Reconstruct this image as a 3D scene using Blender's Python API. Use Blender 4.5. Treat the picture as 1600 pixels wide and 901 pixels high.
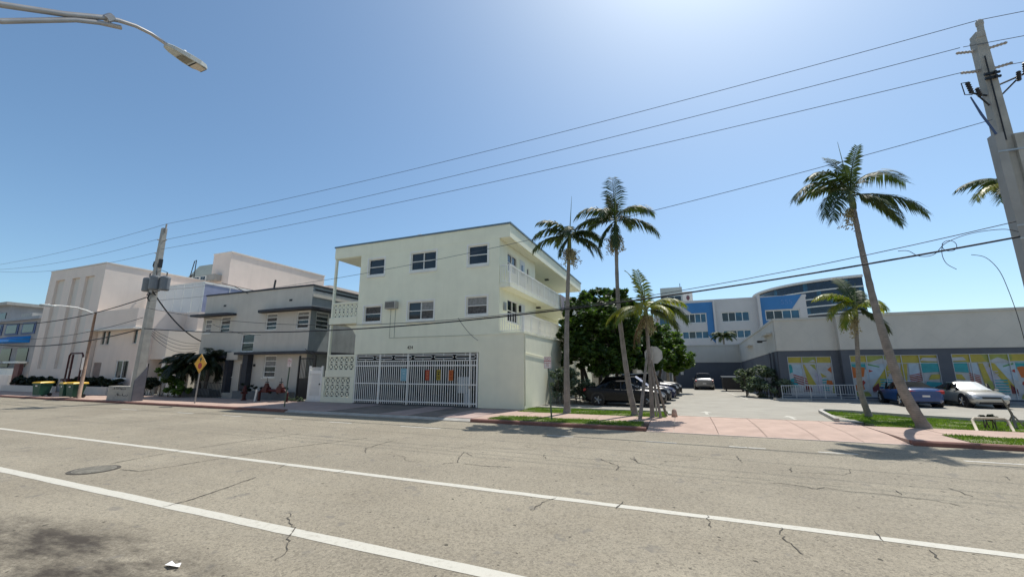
import bpy, math, random
from mathutils import Vector as V, Matrix
R = math.radians
random.seed(7)
for o in list(bpy.data.objects): bpy.data.objects.remove(o)
scene = bpy.context.scene
COL = scene.collection

# ------------------------------------------------------------------ camera
cam_d = bpy.data.cameras.new('camera'); cam = bpy.data.objects.new('camera', cam_d); COL.objects.link(cam)
cam_d.sensor_width = 36.0; cam_d.lens = 36.0 * 639 / 1600; cam_d.clip_end = 3000; cam_d.clip_start = 0.05
cam.location = (0, 0, 2.0)
cam.rotation_euler = (R(90 + 11.24), 0, R(22.1))
scene.camera = cam
scene.render.resolution_x = 1024; scene.render.resolution_y = 576

# ------------------------------------------------------------------ sky, sun, exposure
SUN_D = V((0.24, 1.0, 1.86)).normalized()          # towards the sun
SUN_EL = math.asin(SUN_D.z); SUN_AZ = math.atan2(SUN_D.x, SUN_D.y)
world = bpy.data.worlds.new('World'); scene.world = world; world.use_nodes = True
wn = world.node_tree.nodes; wl = world.node_tree.links; wn.clear()
sky = wn.new('ShaderNodeTexSky'); sky.sky_type = 'NISHITA'; sky.sun_disc = False
sky.sun_elevation = SUN_EL; sky.sun_rotation = SUN_AZ
sky.altitude = 0; sky.air_density = 0.85; sky.dust_density = 1.1; sky.ozone_density = 4.0
bg = wn.new('ShaderNodeBackground'); bg.inputs[1].default_value = 0.143
tint = wn.new('ShaderNodeMix'); tint.data_type = 'RGBA'; tint.blend_type = 'MULTIPLY'; tint.inputs[0].default_value = 1.0; tint.inputs[7].default_value = (.98, 1.06, .98, 1)   # camera white balance of the whole sky
wl.new(sky.outputs[0], tint.inputs[6])
wo = wn.new('ShaderNodeOutputWorld'); hs = wn.new('ShaderNodeHueSaturation'); hs.inputs['Saturation'].default_value = 1.03; wl.new(tint.outputs[2], hs.inputs['Color']); wl.new(hs.outputs[0], bg.inputs[0]); wl.new(bg.outputs[0], wo.inputs[0])
sl = bpy.data.lights.new('sun', 'SUN'); sl.energy = 4.6; sl.angle = R(0.55); sl.color = (1.0, 0.955, 0.88)
sun = bpy.data.objects.new('sun', sl); COL.objects.link(sun); sun.location = (0, 0, 60)
sun.rotation_euler = (-SUN_D).to_track_quat('-Z', 'Y').to_euler()
scene.view_settings.view_transform = 'Standard'; scene.view_settings.look = 'None'
scene.view_settings.gamma = 1.0; scene.view_settings.exposure = 0.14; scene.view_settings.use_curve_mapping = False

# ------------------------------------------------------------------ materials
MATS = {}
def nt(name):
    m = bpy.data.materials.new(name); m.use_nodes = True
    t = m.node_tree; t.nodes.clear()
    out = t.nodes.new('ShaderNodeOutputMaterial'); p = t.nodes.new('ShaderNodeBsdfPrincipled')
    t.links.new(p.outputs[0], out.inputs[0]); MATS[name] = m
    return m, t, p, out
def nd(t, typ, **kw):
    n = t.nodes.new('ShaderNode' + typ)
    for k, v in kw.items():
        if k.startswith('i'):
            n.inputs[int(k[1:])].default_value = v
        else: setattr(n, k, v)
    return n
def mixc(t, fac, a, b, mode='MIX'):
    n = t.nodes.new('ShaderNodeMix'); n.data_type = 'RGBA'; n.blend_type = mode
    for s, v in ((0, fac), (6, a), (7, b)):
        if hasattr(v, 'is_output'): t.links.new(v, n.inputs[s])
        else: n.inputs[s].default_value = v if s == 0 else (*v[:3], 1)
    return n.outputs[2]
def ramp(t, src, a, b, lo=0., hi=1.):
    n = t.nodes.new('ShaderNodeMapRange'); t.links.new(src, n.inputs[0])
    n.inputs[1].default_value = a; n.inputs[2].default_value = b; n.inputs[3].default_value = lo; n.inputs[4].default_value = hi
    return n.outputs[0]
def noise(t, co, scale, detail=4, rough=.55, stretch=None):
    if stretch:
        mp = t.nodes.new('ShaderNodeMapping'); mp.inputs[3].default_value = stretch; t.links.new(co, mp.inputs[0]); co = mp.outputs[0]
    n = t.nodes.new('ShaderNodeTexNoise'); n.inputs['Scale'].default_value = scale; n.inputs['Detail'].default_value = detail
    n.inputs['Roughness'].default_value = rough; t.links.new(co, n.inputs[0]); return n.outputs[0]
def bumpn(t, p, h, strength, dist=.02):
    b = t.nodes.new('ShaderNodeBump'); b.inputs['Strength'].default_value = strength; b.inputs['Distance'].default_value = dist
    t.links.new(h, b.inputs['Height']); t.links.new(b.outputs[0], p.inputs['Normal']); return b
def mat(name, c, rough=.7, var=.10, scale=2.0, bump=0, bs=40, metal=0, spec=.4, streak=0, grime=0, coat=0):
    if name in MATS: return MATS[name]
    m, t, p, o = nt(name)
    co = nd(t, 'TexCoord').outputs['Object']
    dk = tuple(x * (1 - var) for x in c); lt = tuple(min(1, x * (1 + var)) for x in c)
    col = mixc(t, ramp(t, noise(t, co, scale), .3, .7), dk, lt)
    if grime:
        col = mixc(t, ramp(t, noise(t, co, .55, 6, .65), .48, .78, 0, grime), col, tuple(x * .55 for x in c))
    if streak:
        col = mixc(t, ramp(t, noise(t, co, 1.6, 5, .6, (1.5, 1.5, .12)), .5, .8, 0, streak), col, tuple(x * .5 for x in c))
    t.links.new(col, p.inputs['Base Color'])
    p.inputs['Roughness'].default_value = rough; p.inputs['Metallic'].default_value = metal
    p.inputs['Specular IOR Level'].default_value = spec; p.inputs['Coat Weight'].default_value = coat
    if coat: p.inputs['Coat Roughness'].default_value = .05
    if bump: bumpn(t, p, noise(t, co, bs, 3), bump, .01)
    return m
def leafmat(name, c1, c2, trans=.35, rough=.45):
    m, t, p, o = nt(name)
    g = nd(t, 'NewGeometry').outputs['Random Per Island']; co = nd(t, 'TexCoord').outputs['Object']
    f = nd(t, 'Math', operation='ADD'); t.links.new(ramp(t, g, 0, 1, -.3, .3), f.inputs[0]); t.links.new(ramp(t, noise(t, co, 1.3, 2), .3, .7), f.inputs[1]); f.use_clamp = True
    col = mixc(t, f.outputs[0], c1, c2)
    t.links.new(col, p.inputs['Base Color']); p.inputs['Roughness'].default_value = rough; p.inputs['Specular IOR Level'].default_value = .35
    tr = nd(t, 'BsdfTranslucent'); tc = mixc(t, 1.0, col, (1.5, 1.6, .5), 'MULTIPLY'); t.links.new(tc, tr.inputs[0])
    mx = nd(t, 'MixShader'); mx.inputs[0].default_value = trans
    t.links.new(p.outputs[0], mx.inputs[1]); t.links.new(tr.outputs[0], mx.inputs[2]); t.links.new(mx.outputs[0], o.inputs[0])
    return m
def glassmat(name, c, rough=.06, spec=.6, wob=.02):
    m, t, p, o = nt(name)
    co = nd(t, 'TexCoord').outputs['Object']
    col = mixc(t, ramp(t, noise(t, co, .8, 2), .35, .65), tuple(x * .6 for x in c), tuple(x * 1.3 for x in c)); t.links.new(col, p.inputs['Base Color'])
    p.inputs['Roughness'].default_value = rough; p.inputs['Specular IOR Level'].default_value = spec
    bumpn(t, p, noise(t, co, 1.2, 1), wob, .05)
    return m

M_green = mat('stucco_pale_green', (.83, .82, .65), .88, .035, 1.2, .35, 70, streak=.12, grime=.10)
M_greentrim = mat('trim_pale_green', (.83, .82, .66), .7, .04, 3)
M_white = mat('white_paint', (.80, .79, .74), .55, .06, 3, streak=.12)
M_white2 = mat('white_stucco', (.74, .71, .65), .85, .05, 1.5, .3, 60, streak=.2)
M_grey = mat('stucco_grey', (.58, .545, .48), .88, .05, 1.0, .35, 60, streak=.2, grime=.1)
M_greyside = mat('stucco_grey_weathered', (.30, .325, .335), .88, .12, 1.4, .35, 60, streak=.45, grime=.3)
M_dark = mat('dark_slate_paint', (.035, .038, .048), .6, .15, 3)
M_pink = mat('stucco_pinkish_white', (.77, .66, .575), .88, .04, .8, .3, 50, streak=.12, grime=.06)
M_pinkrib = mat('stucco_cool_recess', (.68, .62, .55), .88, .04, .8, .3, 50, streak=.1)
M_mlight = None
M_bluepaint = mat('blue_panel', (.045, .19, .43), .5, .05, .6)
M_bluepale = mat('pale_grey_panel', (.58, .55, .53), .7, .04, .6)
M_concrete = mat('concrete', (.40, .38, .34), .85, .16, 2.5, .4, 60, grime=.35)
M_pole = mat('concrete_pole', (.36, .345, .31), .85, .14, 3.0, .4, 60, streak=.35)
M_bronze = mat('conduit_grey', (.30, .29, .27), .5, .1, 2)
M_steel = mat('galvanised_steel', (.42, .42, .41), .4, .12, 5, metal=.7)
M_black = mat('black_metal', (.018, .018, .02), .45, .2, 4)
M_rubber = mat('black_rubber', (.012, .012, .013), .75, .2, 6)
M_wire = mat('cable_black', (.012, .013, .018), .6, .1, 3)
M_wirel = mat('wire_aluminium', (.06, .075, .10), .55, .1, 3)
M_red = mat('red_enamel', (.06, .008, .008), .5, .2, 5)
M_rail = mat('grey_white_rail', (.50, .52, .53), .5, .08, 4)
M_glass = glassmat('window_glass_dark', (.018, .022, .026), .05)
M_glassb = glassmat('window_glass_blue', (.02, .09, .16), .08)
M_glassd = glassmat('curtain_glass', (.010, .018, .040), .06)
M_blind = mat('window_blind', (.26, .26, .25), .8, .25, 6)
M_curt = mat('window_curtain', (.10, .095, .09), .9, .5, 9)
M_trunk = mat('palm_trunk', (.27, .25, .22), .9, .22, 6, .8, 14, grime=.4)
def ringtrunk(name, c, ring):
    m, t, p, o = nt(name); co = nd(t, 'TexCoord').outputs['Object']
    w = nd(t, 'TexWave'); w.bands_direction = 'Z'; w.inputs['Scale'].default_value = ring; w.inputs['Distortion'].default_value = 5.0; w.inputs['Detail'].default_value = 4; w.inputs['Detail Scale'].default_value = 1.5; t.links.new(co, w.inputs[0])
    col = mixc(t, ramp(t, noise(t, co, 3.0, 6, .7), .3, .72), tuple(x * .62 for x in c), tuple(x * 1.2 for x in c))
    col = mixc(t, ramp(t, w.outputs[1], .70, .98, 0, .35), col, tuple(x * .4 for x in c))
    col = mixc(t, ramp(t, noise(t, co, 1.1, 4, .6), .56, .68, 0, .55), col, tuple(x * .45 for x in c))
    t.links.new(col, p.inputs[0]); p.inputs['Roughness'].default_value = .92; bumpn(t, p, w.outputs[1], .35, .012); return m
M_trunk = ringtrunk('palm_trunk_ringed', (.27, .245, .215), 4.6)
M_bark = mat('tree_bark', (.10, .085, .07), .9, .3, 6, .8, 14)
M_shaft = mat('palm_crownshaft', (.17, .20, .07), .6, .25, 4)
M_palm = leafmat('palm_leaf', (.022, .040, .012), (.062, .092, .028), .18, .6)
M_palmy = leafmat('palm_leaf_yellowish', (.075, .13, .012), (.26, .25, .03), .35)
M_palmd = leafmat('palm_leaf_dead', (.11, .075, .04), (.20, .14, .08), .1, .8)
M_fruit = mat('palm_fruit_stalk', (.33, .29, .16), .8, .3, 8)
M_leafA = leafmat('tree_leaf_dark', (.016, .038, .008), (.085, .15, .03), .30)
M_leafB = leafmat('tree_leaf_bright', (.03, .07, .012), (.13, .21, .035), .36)
M_leafC = leafmat('shrub_leaf_grey_green', (.05, .075, .045), (.17, .22, .15), .2, .6)
M_leafD = leafmat('hedge_leaf_dark', (.008, .016, .006), (.022, .036, .012), .1)
M_grassb = leafmat('grass_blade', (.075, .145, .018), (.19, .29, .05), .3, .6)
M_sign_w = mat('sign_white', (.70, .66, .63), .5, .05, 4)
M_sign_r = mat('sign_red', (.40, .03, .03), .5, .08, 4)
M_sign_y = mat('sign_yellow', (.72, .36, .015), .45, .05, 4)
M_alu = mat('sign_back_aluminium', (.42, .43, .42), .5, .1, 3, metal=.35, grime=.2)

# ------------------------------------------------------------------ mesh helpers
class MB:
    def __init__(s): s.v = []; s.f = []; s.m = []; s.k = 0
    def face(s, pts):
        i = len(s.v); s.v += [tuple(p) for p in pts]; s.f.append(tuple(range(i, i + len(pts)))); s.m.append(s.k); return s
    def add(s, vs, fs):
        i = len(s.v); s.v += [tuple(p) for p in vs]
        for f in fs: s.f.append(tuple(a + i for a in f)); s.m.append(s.k)
        return s
    def box(s, x0, x1, y0, y1, z0, z1):
        return s.add([(x0, y0, z0), (x1, y0, z0), (x1, y1, z0), (x0, y1, z0), (x0, y0, z1), (x1, y0, z1), (x1, y1, z1), (x0, y1, z1)],
              [(0, 3, 2, 1), (4, 5, 6, 7), (0, 1, 5, 4), (1, 2, 6, 5), (2, 3, 7, 6), (3, 0, 4, 7)])
    def cbox(s, c, size, rot=None):
        hx, hy, hz = (a / 2 for a in size); c = V(c)
        vs = [V(p) for p in ((-hx, -hy, -hz), (hx, -hy, -hz), (hx, hy, -hz), (-hx, hy, -hz), (-hx, -hy, hz), (hx, -hy, hz), (hx, hy, hz), (-hx, hy, hz))]
        if rot is not None: vs = [rot @ v for v in vs]
        return s.add([c + v for v in vs], [(0, 3, 2, 1), (4, 5, 6, 7), (0, 1, 5, 4), (1, 2, 6, 5), (2, 3, 7, 6), (3, 0, 4, 7)])
    def tube(s, pts, r, n=6, cap=True):
        pts = [V(p) for p in pts]
        rr = r if isinstance(r, (list, tuple)) else [r] * len(pts)
        vs = []; fs = []; up = None
        for i, p in enumerate(pts):
            d = (pts[min(i + 1, len(pts) - 1)] - pts[max(i - 1, 0)]); d = d.normalized() if d.length > 1e-9 else V((0, 0, 1))
            if up is None: up = V((0, 0, 1)) if abs(d.z) < .9 else V((0, 1, 0))
            a = d.cross(up)
            if a.length < 1e-4: a = d.cross(V((1, 0, 0)))
            a.normalize(); b = a.cross(d).normalized(); up = b
            for j in range(n):
                t = 2 * math.pi * j / n; vs.append(p + (a * math.cos(t) + b * math.sin(t)) * rr[i])
        for i in range(len(pts) - 1):
            for j in range(n):
                k = (j + 1) % n; fs.append((i * n + j, i * n + k, (i + 1) * n + k, (i + 1) * n + j))
        if cap: fs.append(tuple(range(n))); fs.append(tuple(len(pts) * n - 1 - j for j in range(n)))
        return s.add(vs, fs)
    def prism(s, poly, axis, d0, d1):
        def P(a, b, d): return {'x': (d, a, b), 'y': (a, d, b), 'z': (a, b, d)}[axis]
        n = len(poly)
        vs = [P(a, b, d0) for a, b in poly] + [P(a, b, d1) for a, b in poly]
        fs = [tuple(range(n)), tuple(range(2 * n - 1, n - 1, -1))] + [(i, i + n, (i + 1) % n + n, (i + 1) % n) for i in range(n)]
        return s.add(vs, fs)
    def lathe(s, prof, c=(0, 0, 0), n=12):
        vs = []; fs = []
        for r, z in prof:
            for j in range(n):
                t = 2 * math.pi * j / n; vs.append((c[0] + r * math.cos(t), c[1] + r * math.sin(t), c[2] + z))
        for i in range(len(prof) - 1):
            for j in range(n):
                k = (j + 1) % n; fs.append((i * n + j, i * n + k, (i + 1) * n + k, (i + 1) * n + j))
        fs.append(tuple(range(n - 1, -1, -1))); fs.append(tuple((len(prof) - 1) * n + j for j in range(n)))
        return s.add(vs, fs)
    def mesh(s, name, mats, off=(0, 0, 0), smooth=False):
        me = bpy.data.meshes.new(name)
        ox, oy, oz = off
        me.from_pydata([(x - ox, y - oy, z - oz) for x, y, z in s.v], [], s.f)
        if not isinstance(mats, (list, tuple)): mats = [mats]
        for m in mats: me.materials.append(m)
        if len(mats) > 1: me.polygons.foreach_set('material_index', s.m)
        if smooth: me.polygons.foreach_set('use_smooth', [True] * len(s.f))
        me.validate(); me.update(); return me
    def build(s, name, mats, parent=None, smooth=False, label=None, cat=None, group=None, kind=None, loc=None):
        if parent is not None: off = origin(parent)
        elif loc is not None: off = loc
        else:
            xs = [v[0] for v in s.v]; ys = [v[1] for v in s.v]; off = ((min(xs) + max(xs)) / 2, (min(ys) + max(ys)) / 2, min(v[2] for v in s.v))
        o = bpy.data.objects.new(name, s.mesh(name, mats, off, smooth)); COL.objects.link(o)
        if parent is not None: o.parent = parent
        else: o.location = off
        return tag(o, label, cat, group, kind)
def origin(o):
    p = V((0, 0, 0))
    while o is not None: p = p + o.location; o = o.parent
    return p
def tag(o, label=None, cat=None, group=None, kind=None):
    for k, v in (('label', label), ('category', cat), ('group', group), ('kind', kind)):
        if v: o[k] = v
    return o
def thing(name, loc, label, cat, group=None):
    o = bpy.data.objects.new(name, None); COL.objects.link(o); o.location = loc; o.empty_display_size = .2
    return tag(o, label, cat, group)
def inst(name, me, loc, parent, rotz=0, label=None):
    o = bpy.data.objects.new(name, me); COL.objects.link(o)
    o.location = V(loc) - (origin(parent) if parent else V((0, 0, 0))); o.parent = parent; o.rotation_euler = (0, 0, rotz)
    if label: o['label'] = label
    return o
def recalc(o):
    import bmesh
    b = bmesh.new(); b.from_mesh(o.data); bmesh.ops.remove_doubles(b, verts=b.verts, dist=.0005); bmesh.ops.recalc_face_normals(b, faces=b.faces); b.to_mesh(o.data); b.free(); return o
def text_mesh(txt, size, M, mat_, name, parent, ext=.004):
    cu = bpy.data.curves.new(name, 'FONT'); cu.body = txt; cu.size = size; cu.extrude = ext; cu.align_x = 'CENTER'; cu.align_y = 'CENTER'
    ob = bpy.data.objects.new(name, cu); COL.objects.link(ob)
    dg = bpy.context.evaluated_depsgraph_get(); me = bpy.data.meshes.new_from_object(ob.evaluated_get(dg))
    bpy.data.objects.remove(ob); me.transform(M); me.transform(Matrix.Translation(-origin(parent))); me.materials.clear(); me.materials.append(mat_)
    o = bpy.data.objects.new(name, me); COL.objects.link(o); o.parent = parent; return o
FACE = Matrix(((1, 0, 0, 0), (0, 0, -1, 0), (0, 1, 0, 0), (0, 0, 0, 1)))     # text facing -Y

def wall(mb, o, U, N, w, h, holes=(), depth=.15):
    """plane wall from o along U (width) and up, N points inward; holes (u0,u1,v0,v1) with reveals"""
    o = V(o); U = V(U).normalized(); N = V(N).normalized(); Z = V((0, 0, 1))
    P = lambda u, v, d=0: o + U * u + Z * v + N * d
    us = sorted({0, w, *[a for q in holes for a in q[:2]]}); vs = sorted({0, h, *[a for q in holes for a in q[2:4]]})
    for i in range(len(us) - 1):
        for j in range(len(vs) - 1):
            cu = (us[i] + us[i + 1]) / 2; cv = (vs[j] + vs[j + 1]) / 2
            if any(q[0] < cu < q[1] and q[2] < cv < q[3] for q in holes): continue
            mb.face([P(us[i], vs[j]), P(us[i + 1], vs[j]), P(us[i + 1], vs[j + 1]), P(us[i], vs[j + 1])])
    for a, b, c, d in holes:
        mb.face([P(a, c), P(a, c, depth), P(a, d, depth), P(a, d)]); mb.face([P(b, c), P(b, d), P(b, d, depth), P(b, c, depth)])
        mb.face([P(a, d), P(a, d, depth), P(b, d, depth), P(b, d)]); mb.face([P(a, c), P(b, c), P(b, c, depth), P(a, c, depth)])
    return mb
def obx(mb, o, U, N, u0, u1, v0, v1, d0, d1):
    o = V(o); U = V(U).normalized(); N = V(N).normalized(); Z = V((0, 0, 1))
    P = lambda u, v, d: o + U * u + Z * v + N * d
    return mb.add([P(u0, v0, d0), P(u1, v0, d0), P(u1, v0, d1), P(u0, v0, d1), P(u0, v1, d0), P(u1, v1, d0), P(u1, v1, d1), P(u0, v1, d1)],
          [(0, 1, 2, 3), (4, 7, 6, 5), (0, 4, 5, 1), (1, 5, 6, 2), (2, 6, 7, 3), (3, 7, 4, 0)])
def window(par, o, U, N, a, b, c, d, cols=1, rows=2, fm=None, gm=None, depth=.1, fw=.05, trim=0, sill=True, split=None, blind=None, trimmat=None):
    fm = fm or M_white; gm = gm or M_glass; m = MB()
    obx(m, o, U, N, a, a + fw, c, d, depth - .06, depth); obx(m, o, U, N, b - fw, b, c, d, depth - .06, depth)
    obx(m, o, U, N, a + fw, b - fw, d - fw, d, depth - .06, depth); obx(m, o, U, N, a + fw, b - fw, c, c + fw, depth - .06, depth)
    cx = [a + (b - a) * i / cols for i in range(cols + 1)]
    ry = split or [c + (d - c) * i / rows for i in range(rows + 1)]
    for x in cx[1:-1]: obx(m, o, U, N, x - fw / 2, x + fw / 2, c + fw, d - fw, depth - .05, depth)
    for y in ry[1:-1]:
        for i in range(cols):
            obx(m, o, U, N, cx[i] + (fw if i == 0 else fw / 2), cx[i + 1] - (fw if i == cols - 1 else fw / 2), y - fw * .4, y + fw * .4, depth - .045, depth)
    if trim:
        t = trim; k = -.03
        obx(m, o, U, N, a - t, a - .002, c - t, d + t, k, .02); obx(m, o, U, N, b + .002, b + t, c - t, d + t, k, .02)
        obx(m, o, U, N, a - .002, b + .002, d + .002, d + t, k, .02); obx(m, o, U, N, a - .002, b + .002, c - t, c - .002, k, .02)
    if sill: obx(m, o, U, N, a - .08, b + .08, c - .09 - trim, c - .03 - trim, -.07, .02)
    w = m.build('window', fm, par)
    for i in range(cols):
        for j in range(len(ry) - 1):
            g = MB(); obx(g, o, U, N, cx[i] + .003, cx[i + 1] - .003, ry[j] + .003, ry[j + 1] - .003, depth + .002, depth + .012)
            gg = gm
            if blind and (i, j) in blind: gg = blind[(i, j)]
            g.build('pane', gg, w)
    return w
# ------------------------------------------------------------------ ground, road, pavement
RZ = -.13
m, t, p, o_ = nt('asphalt_worn')
co = nd(t, 'TexCoord').outputs['Object']
col = mixc(t, ramp(t, noise(t, co, .35, 5, .6), .35, .65), (.228, .199, .148), (.326, .290, .220))
col = mixc(t, ramp(t, noise(t, co, 1.7, 6, .7, (.35, 1.6, 1)), .45, .75, 0, .35), col, (.20, .182, .148))
col = mixc(t, ramp(t, noise(t, co, 1.0, 3, .5, (.05, .85, 1)), .42, .70, 0, .30), col, (.17, .155, .122))          # tyre-darkened lanes
vz = nd(t, 'TexVoronoi'); vz.inputs['Scale'].default_value = 30; t.links.new(co, vz.inputs[0])
col = mixc(t, ramp(t, vz.outputs['Color'], .1, .9, .0, 1.0), col, mixc(t, .5, col, (.39, .345, .265)))
vz2 = nd(t, 'TexVoronoi'); vz2.inputs['Scale'].default_value = 38; t.links.new(co, vz2.inputs[0]); sc_ = nd(t, 'SeparateColor'); t.links.new(vz2.outputs['Color'], sc_.inputs[0])
col = mixc(t, ramp(t, sc_.outputs[1], .55, 1.0, 0, .55), col, (.115, .10, .078))
nsp = noise(t, co, 70, 3, .7)
col = mixc(t, ramp(t, nsp, .50, .66, 0, .75), col, (.11, .10, .085))
col = mixc(t, ramp(t, noise(t, co, 8.5, 1, .4), .735, .765, 0, .85), col, (.05, .045, .036))          # tar specks
n2 = noise(t, co, 2.3, 2, .5)
col = mixc(t, ramp(t, n2, .66, .71, 0, .5), col, (.15, .14, .125))          # small oil spots
# oil-stained patch where cars stop, near the left of the nearest line
sx = nd(t, 'SeparateXYZ'); t.links.new(co, sx.inputs[0])
def dist2(cx, cy, ax, ay):
    a = nd(t, 'Math', operation='MULTIPLY_ADD', i1=1 / ax, i2=-cx / ax); t.links.new(sx.outputs[0], a.inputs[0])
    b = nd(t, 'Math', operation='MULTIPLY_ADD', i1=1 / ay, i2=-cy / ay); t.links.new(sx.outputs[1], b.inputs[0])
    c = nd(t, 'Math', operation='POWER', i1=2.0); t.links.new(a.outputs[0], c.inputs[0])
    d = nd(t, 'Math', operation='MULTIPLY_ADD'); t.links.new(b.outputs[0], d.inputs[0]); t.links.new(b.outputs[0], d.inputs[1]); t.links.new(c.outputs[0], d.inputs[2])
    return d.outputs[0]
st = nd(t, 'Math', operation='MULTIPLY'); st.use_clamp = True
t.links.new(ramp(t, dist2(-7.0, 2.7, 3.2, 1.05), .3, 1.25, 1, 0), st.inputs[0]); t.links.new(ramp(t, noise(t, co, 1.8, 6, .7, (.5, 1.3, 1)), .34, .60, 0, .95), st.inputs[1])
col = mixc(t, st.outputs[0], col, (.045, .037, .03))
# gutter grime along the far kerb
t.links.new(col, p.inputs['Base Color']); p.inputs['Roughness'].default_value = .9; p.inputs['Specular IOR Level'].default_value = .25
bumpn(t, p, nsp, .5, .008); M_asph = m
M_lot = mat('asphalt_lot', (.33, .31, .265), .9, .10, .8, .4, 80, spec=.25, grime=.25)
M_ground = mat('ground_grey', (.24, .23, .21), .9, .12, .3)
M_paint = None
m, t, p, o_ = nt('road_paint_worn')
co = nd(t, 'TexCoord').outputs['Object']
col = mixc(t, ramp(t, noise(t, co, 14, 6, .75), .53, .68, 0, .75), (.50, .48, .415), (.32, .295, .24))
col = mixc(t, ramp(t, noise(t, co, 120, 2), .55, .7, 0, .5), col, (.30, .275, .23))
t.links.new(col, p.inputs['Base Color']); p.inputs['Roughness'].default_value = .8; M_paint = m
M_paint2 = mat('road_paint_faded', (.46, .445, .40), .85, .2, 9)
M_pinkc = mat('pink_concrete', (.435, .315, .255), .88, .12, 1.6, .4, 60, grime=.4)
M_pinkc2 = mat('pink_concrete_greyed', (.40, .30, .265), .88, .12, 1.6, .4, 60, grime=.35)
M_redkerb = mat('red_kerb', (.21, .105, .085), .85, .18, 2.5, .4, 50, grime=.35)
M_kerb = mat('kerb_concrete', (.42, .40, .36), .85, .12, 2.5, .4, 50, grime=.3)
M_soil = mat('turf_soil', (.14, .15, .06), .95, .3, 4, .6, 40)
M_crack = mat('crack_tar', (.075, .067, .055), .9, .3, 8)

def sheet(name, x0, x1, y0, y1, z, mt, loc=(0, 0, 0), kind='structure', nx=1):
    b = MB()
    for i in range(nx):
        a = x0 + (x1 - x0) * i / nx; c = x0 + (x1 - x0) * (i + 1) / nx
        b.face([(a, y0, z), (c, y0, z), (c, y1, z), (a, y1, z)])
    return b.build(name, mt, loc=loc, kind=kind)
sheet('ground', -900, 900, -700, 1100, -.30, M_ground)
sheet('road', -240, 240, -2.2, 15.84, RZ, M_asph)
b = MB(); b.box(-240, 240, -8, -2.2, -.29, 0); b.build('pavement_near', M_concrete, kind='structure', loc=(0, 0, 0))
b = MB(); b.box(-66, 120, 20.45, 130, -.29, -.016); b.build('block_ground', M_lot, kind='structure', loc=(0, 0, 0))
sheet('side_street', -80, -66.02, 15.86, 200, -.12, M_asph)
b = MB(); b.box(-200, -80, 15.95, 130, -.29, -.016); b.build('far_block_ground', M_concrete, kind='structure', loc=(0, 0, 0))

# painted lines
def line(name, x0, x1, y0, y1, mt, z=RZ + .004, wob=.012, seed=1, sl=0):
    rnd = random.Random(seed); b = MB(); n = max(1, int(abs(x1 - x0) / .35)); prev = None
    for i in range(n + 1):
        x = x0 + (x1 - x0) * i / n; a = (x, y0 + sl * x + rnd.uniform(-wob, wob), z); c = (x, y1 + sl * x + rnd.uniform(-wob, wob), z)
        if prev: b.face([prev[0], a, c, prev[1]])
        prev = (a, c)
    return b.build(name, mt, kind='structure', loc=(0, 0, 0))
line('lane_line_near', -70, 40, 4.28, 4.48, M_paint, seed=2, sl=-.0172, wob=.008)
line('lane_line_middle', -90, 60, 7.10, 7.27, M_paint, seed=3, sl=-.016)
for i, (x0, x1) in enumerate(((-1.15, -.29), (1.1, 1.55), (1.58, 2.0), (3.2, 4.05), (6.1, 7.2), (9.2, 10.2), (-4.3, -3.4), (-10.2, -8.4), (-13.8, -12.6), (-17, -15.9), (-20.5, -19.2), (-24, -22.7), (-29, -27.5))):
    line('parking_mark', x0, x1, 13.62, 13.73, M_paint2, seed=i + 10)

# cracks: real thin strips of tar on the road
CR = [[(-5.65, 4.96), (-5.43, 4.76), (-5.07, 4.57), (-4.79, 4.22), (-4.46, 3.9), (-4.44, 3.77)], [(1.13, 7.11), (1.06, 6.89), (1.08, 6.67), (1.14, 6.36), (1.17, 6.21)], [(1.39, 9.72), (1.81, 9.7), (2.11, 9.5), (2.31, 9.72), (2.55, 9.55), (3.12, 9.62), (3.26, 9.51), (3.73, 9.44), (3.99, 9.23)], [(3.45, 9.96), (3.37, 9.63)], [(-2.04, 10.65), (-1.64, 10.22), (-1.48, 10.0), (-1.44, 9.57)], [(-1.27, 11.21), (-1.13, 10.57)], [(-5.27, 8.67), (-5.03, 8.98), (-5.31, 9.57), (-5.46, 10.12), (-5.06, 9.76)], [(-8.33, 6.77), (-8.57, 7.33)], [(-12.4, 5.84), (-12.66, 7.48), (-12.51, 9.07), (-12.18, 10.86)], [(-11.5, 5.6), (-10.9, 5.66), (-10.73, 6.45), (-10.55, 7.53), (-10.25, 8.97), (-9.41, 10.97)], [(-7.75, 4.43), (-7.76, 4.85), (-7.91, 5.48), (-8.14, 6.27)], [(-2.3, 6.45), (-2.28, 6.86), (-2.13, 7.28)], [(0.2, 7.25), (0.21, 6.71)], [(2.62, 6.98), (2.58, 6.64)], [(-7.78, 9.0), (-8.25, 9.57), (-8.35, 10.89)], [(-4.82, 8.92), (-4.23, 8.89), (-3.65, 8.99)], [(1.12, 12.26), (1.17, 11.5)], [(4.37, 10.6), (4.44, 10.28), (4.46, 9.96)], [(5.95, 12.04), (5.82, 11.67)], [(-1.32, 11.03), (-1.05, 10.46), (-0.54, 10.12)], [(-3.42, 10.59), (-3.21, 10.1)], [(2.09, 11.32), (2.0, 10.78)]]
rnd = random.Random(5); b = MB()
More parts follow.
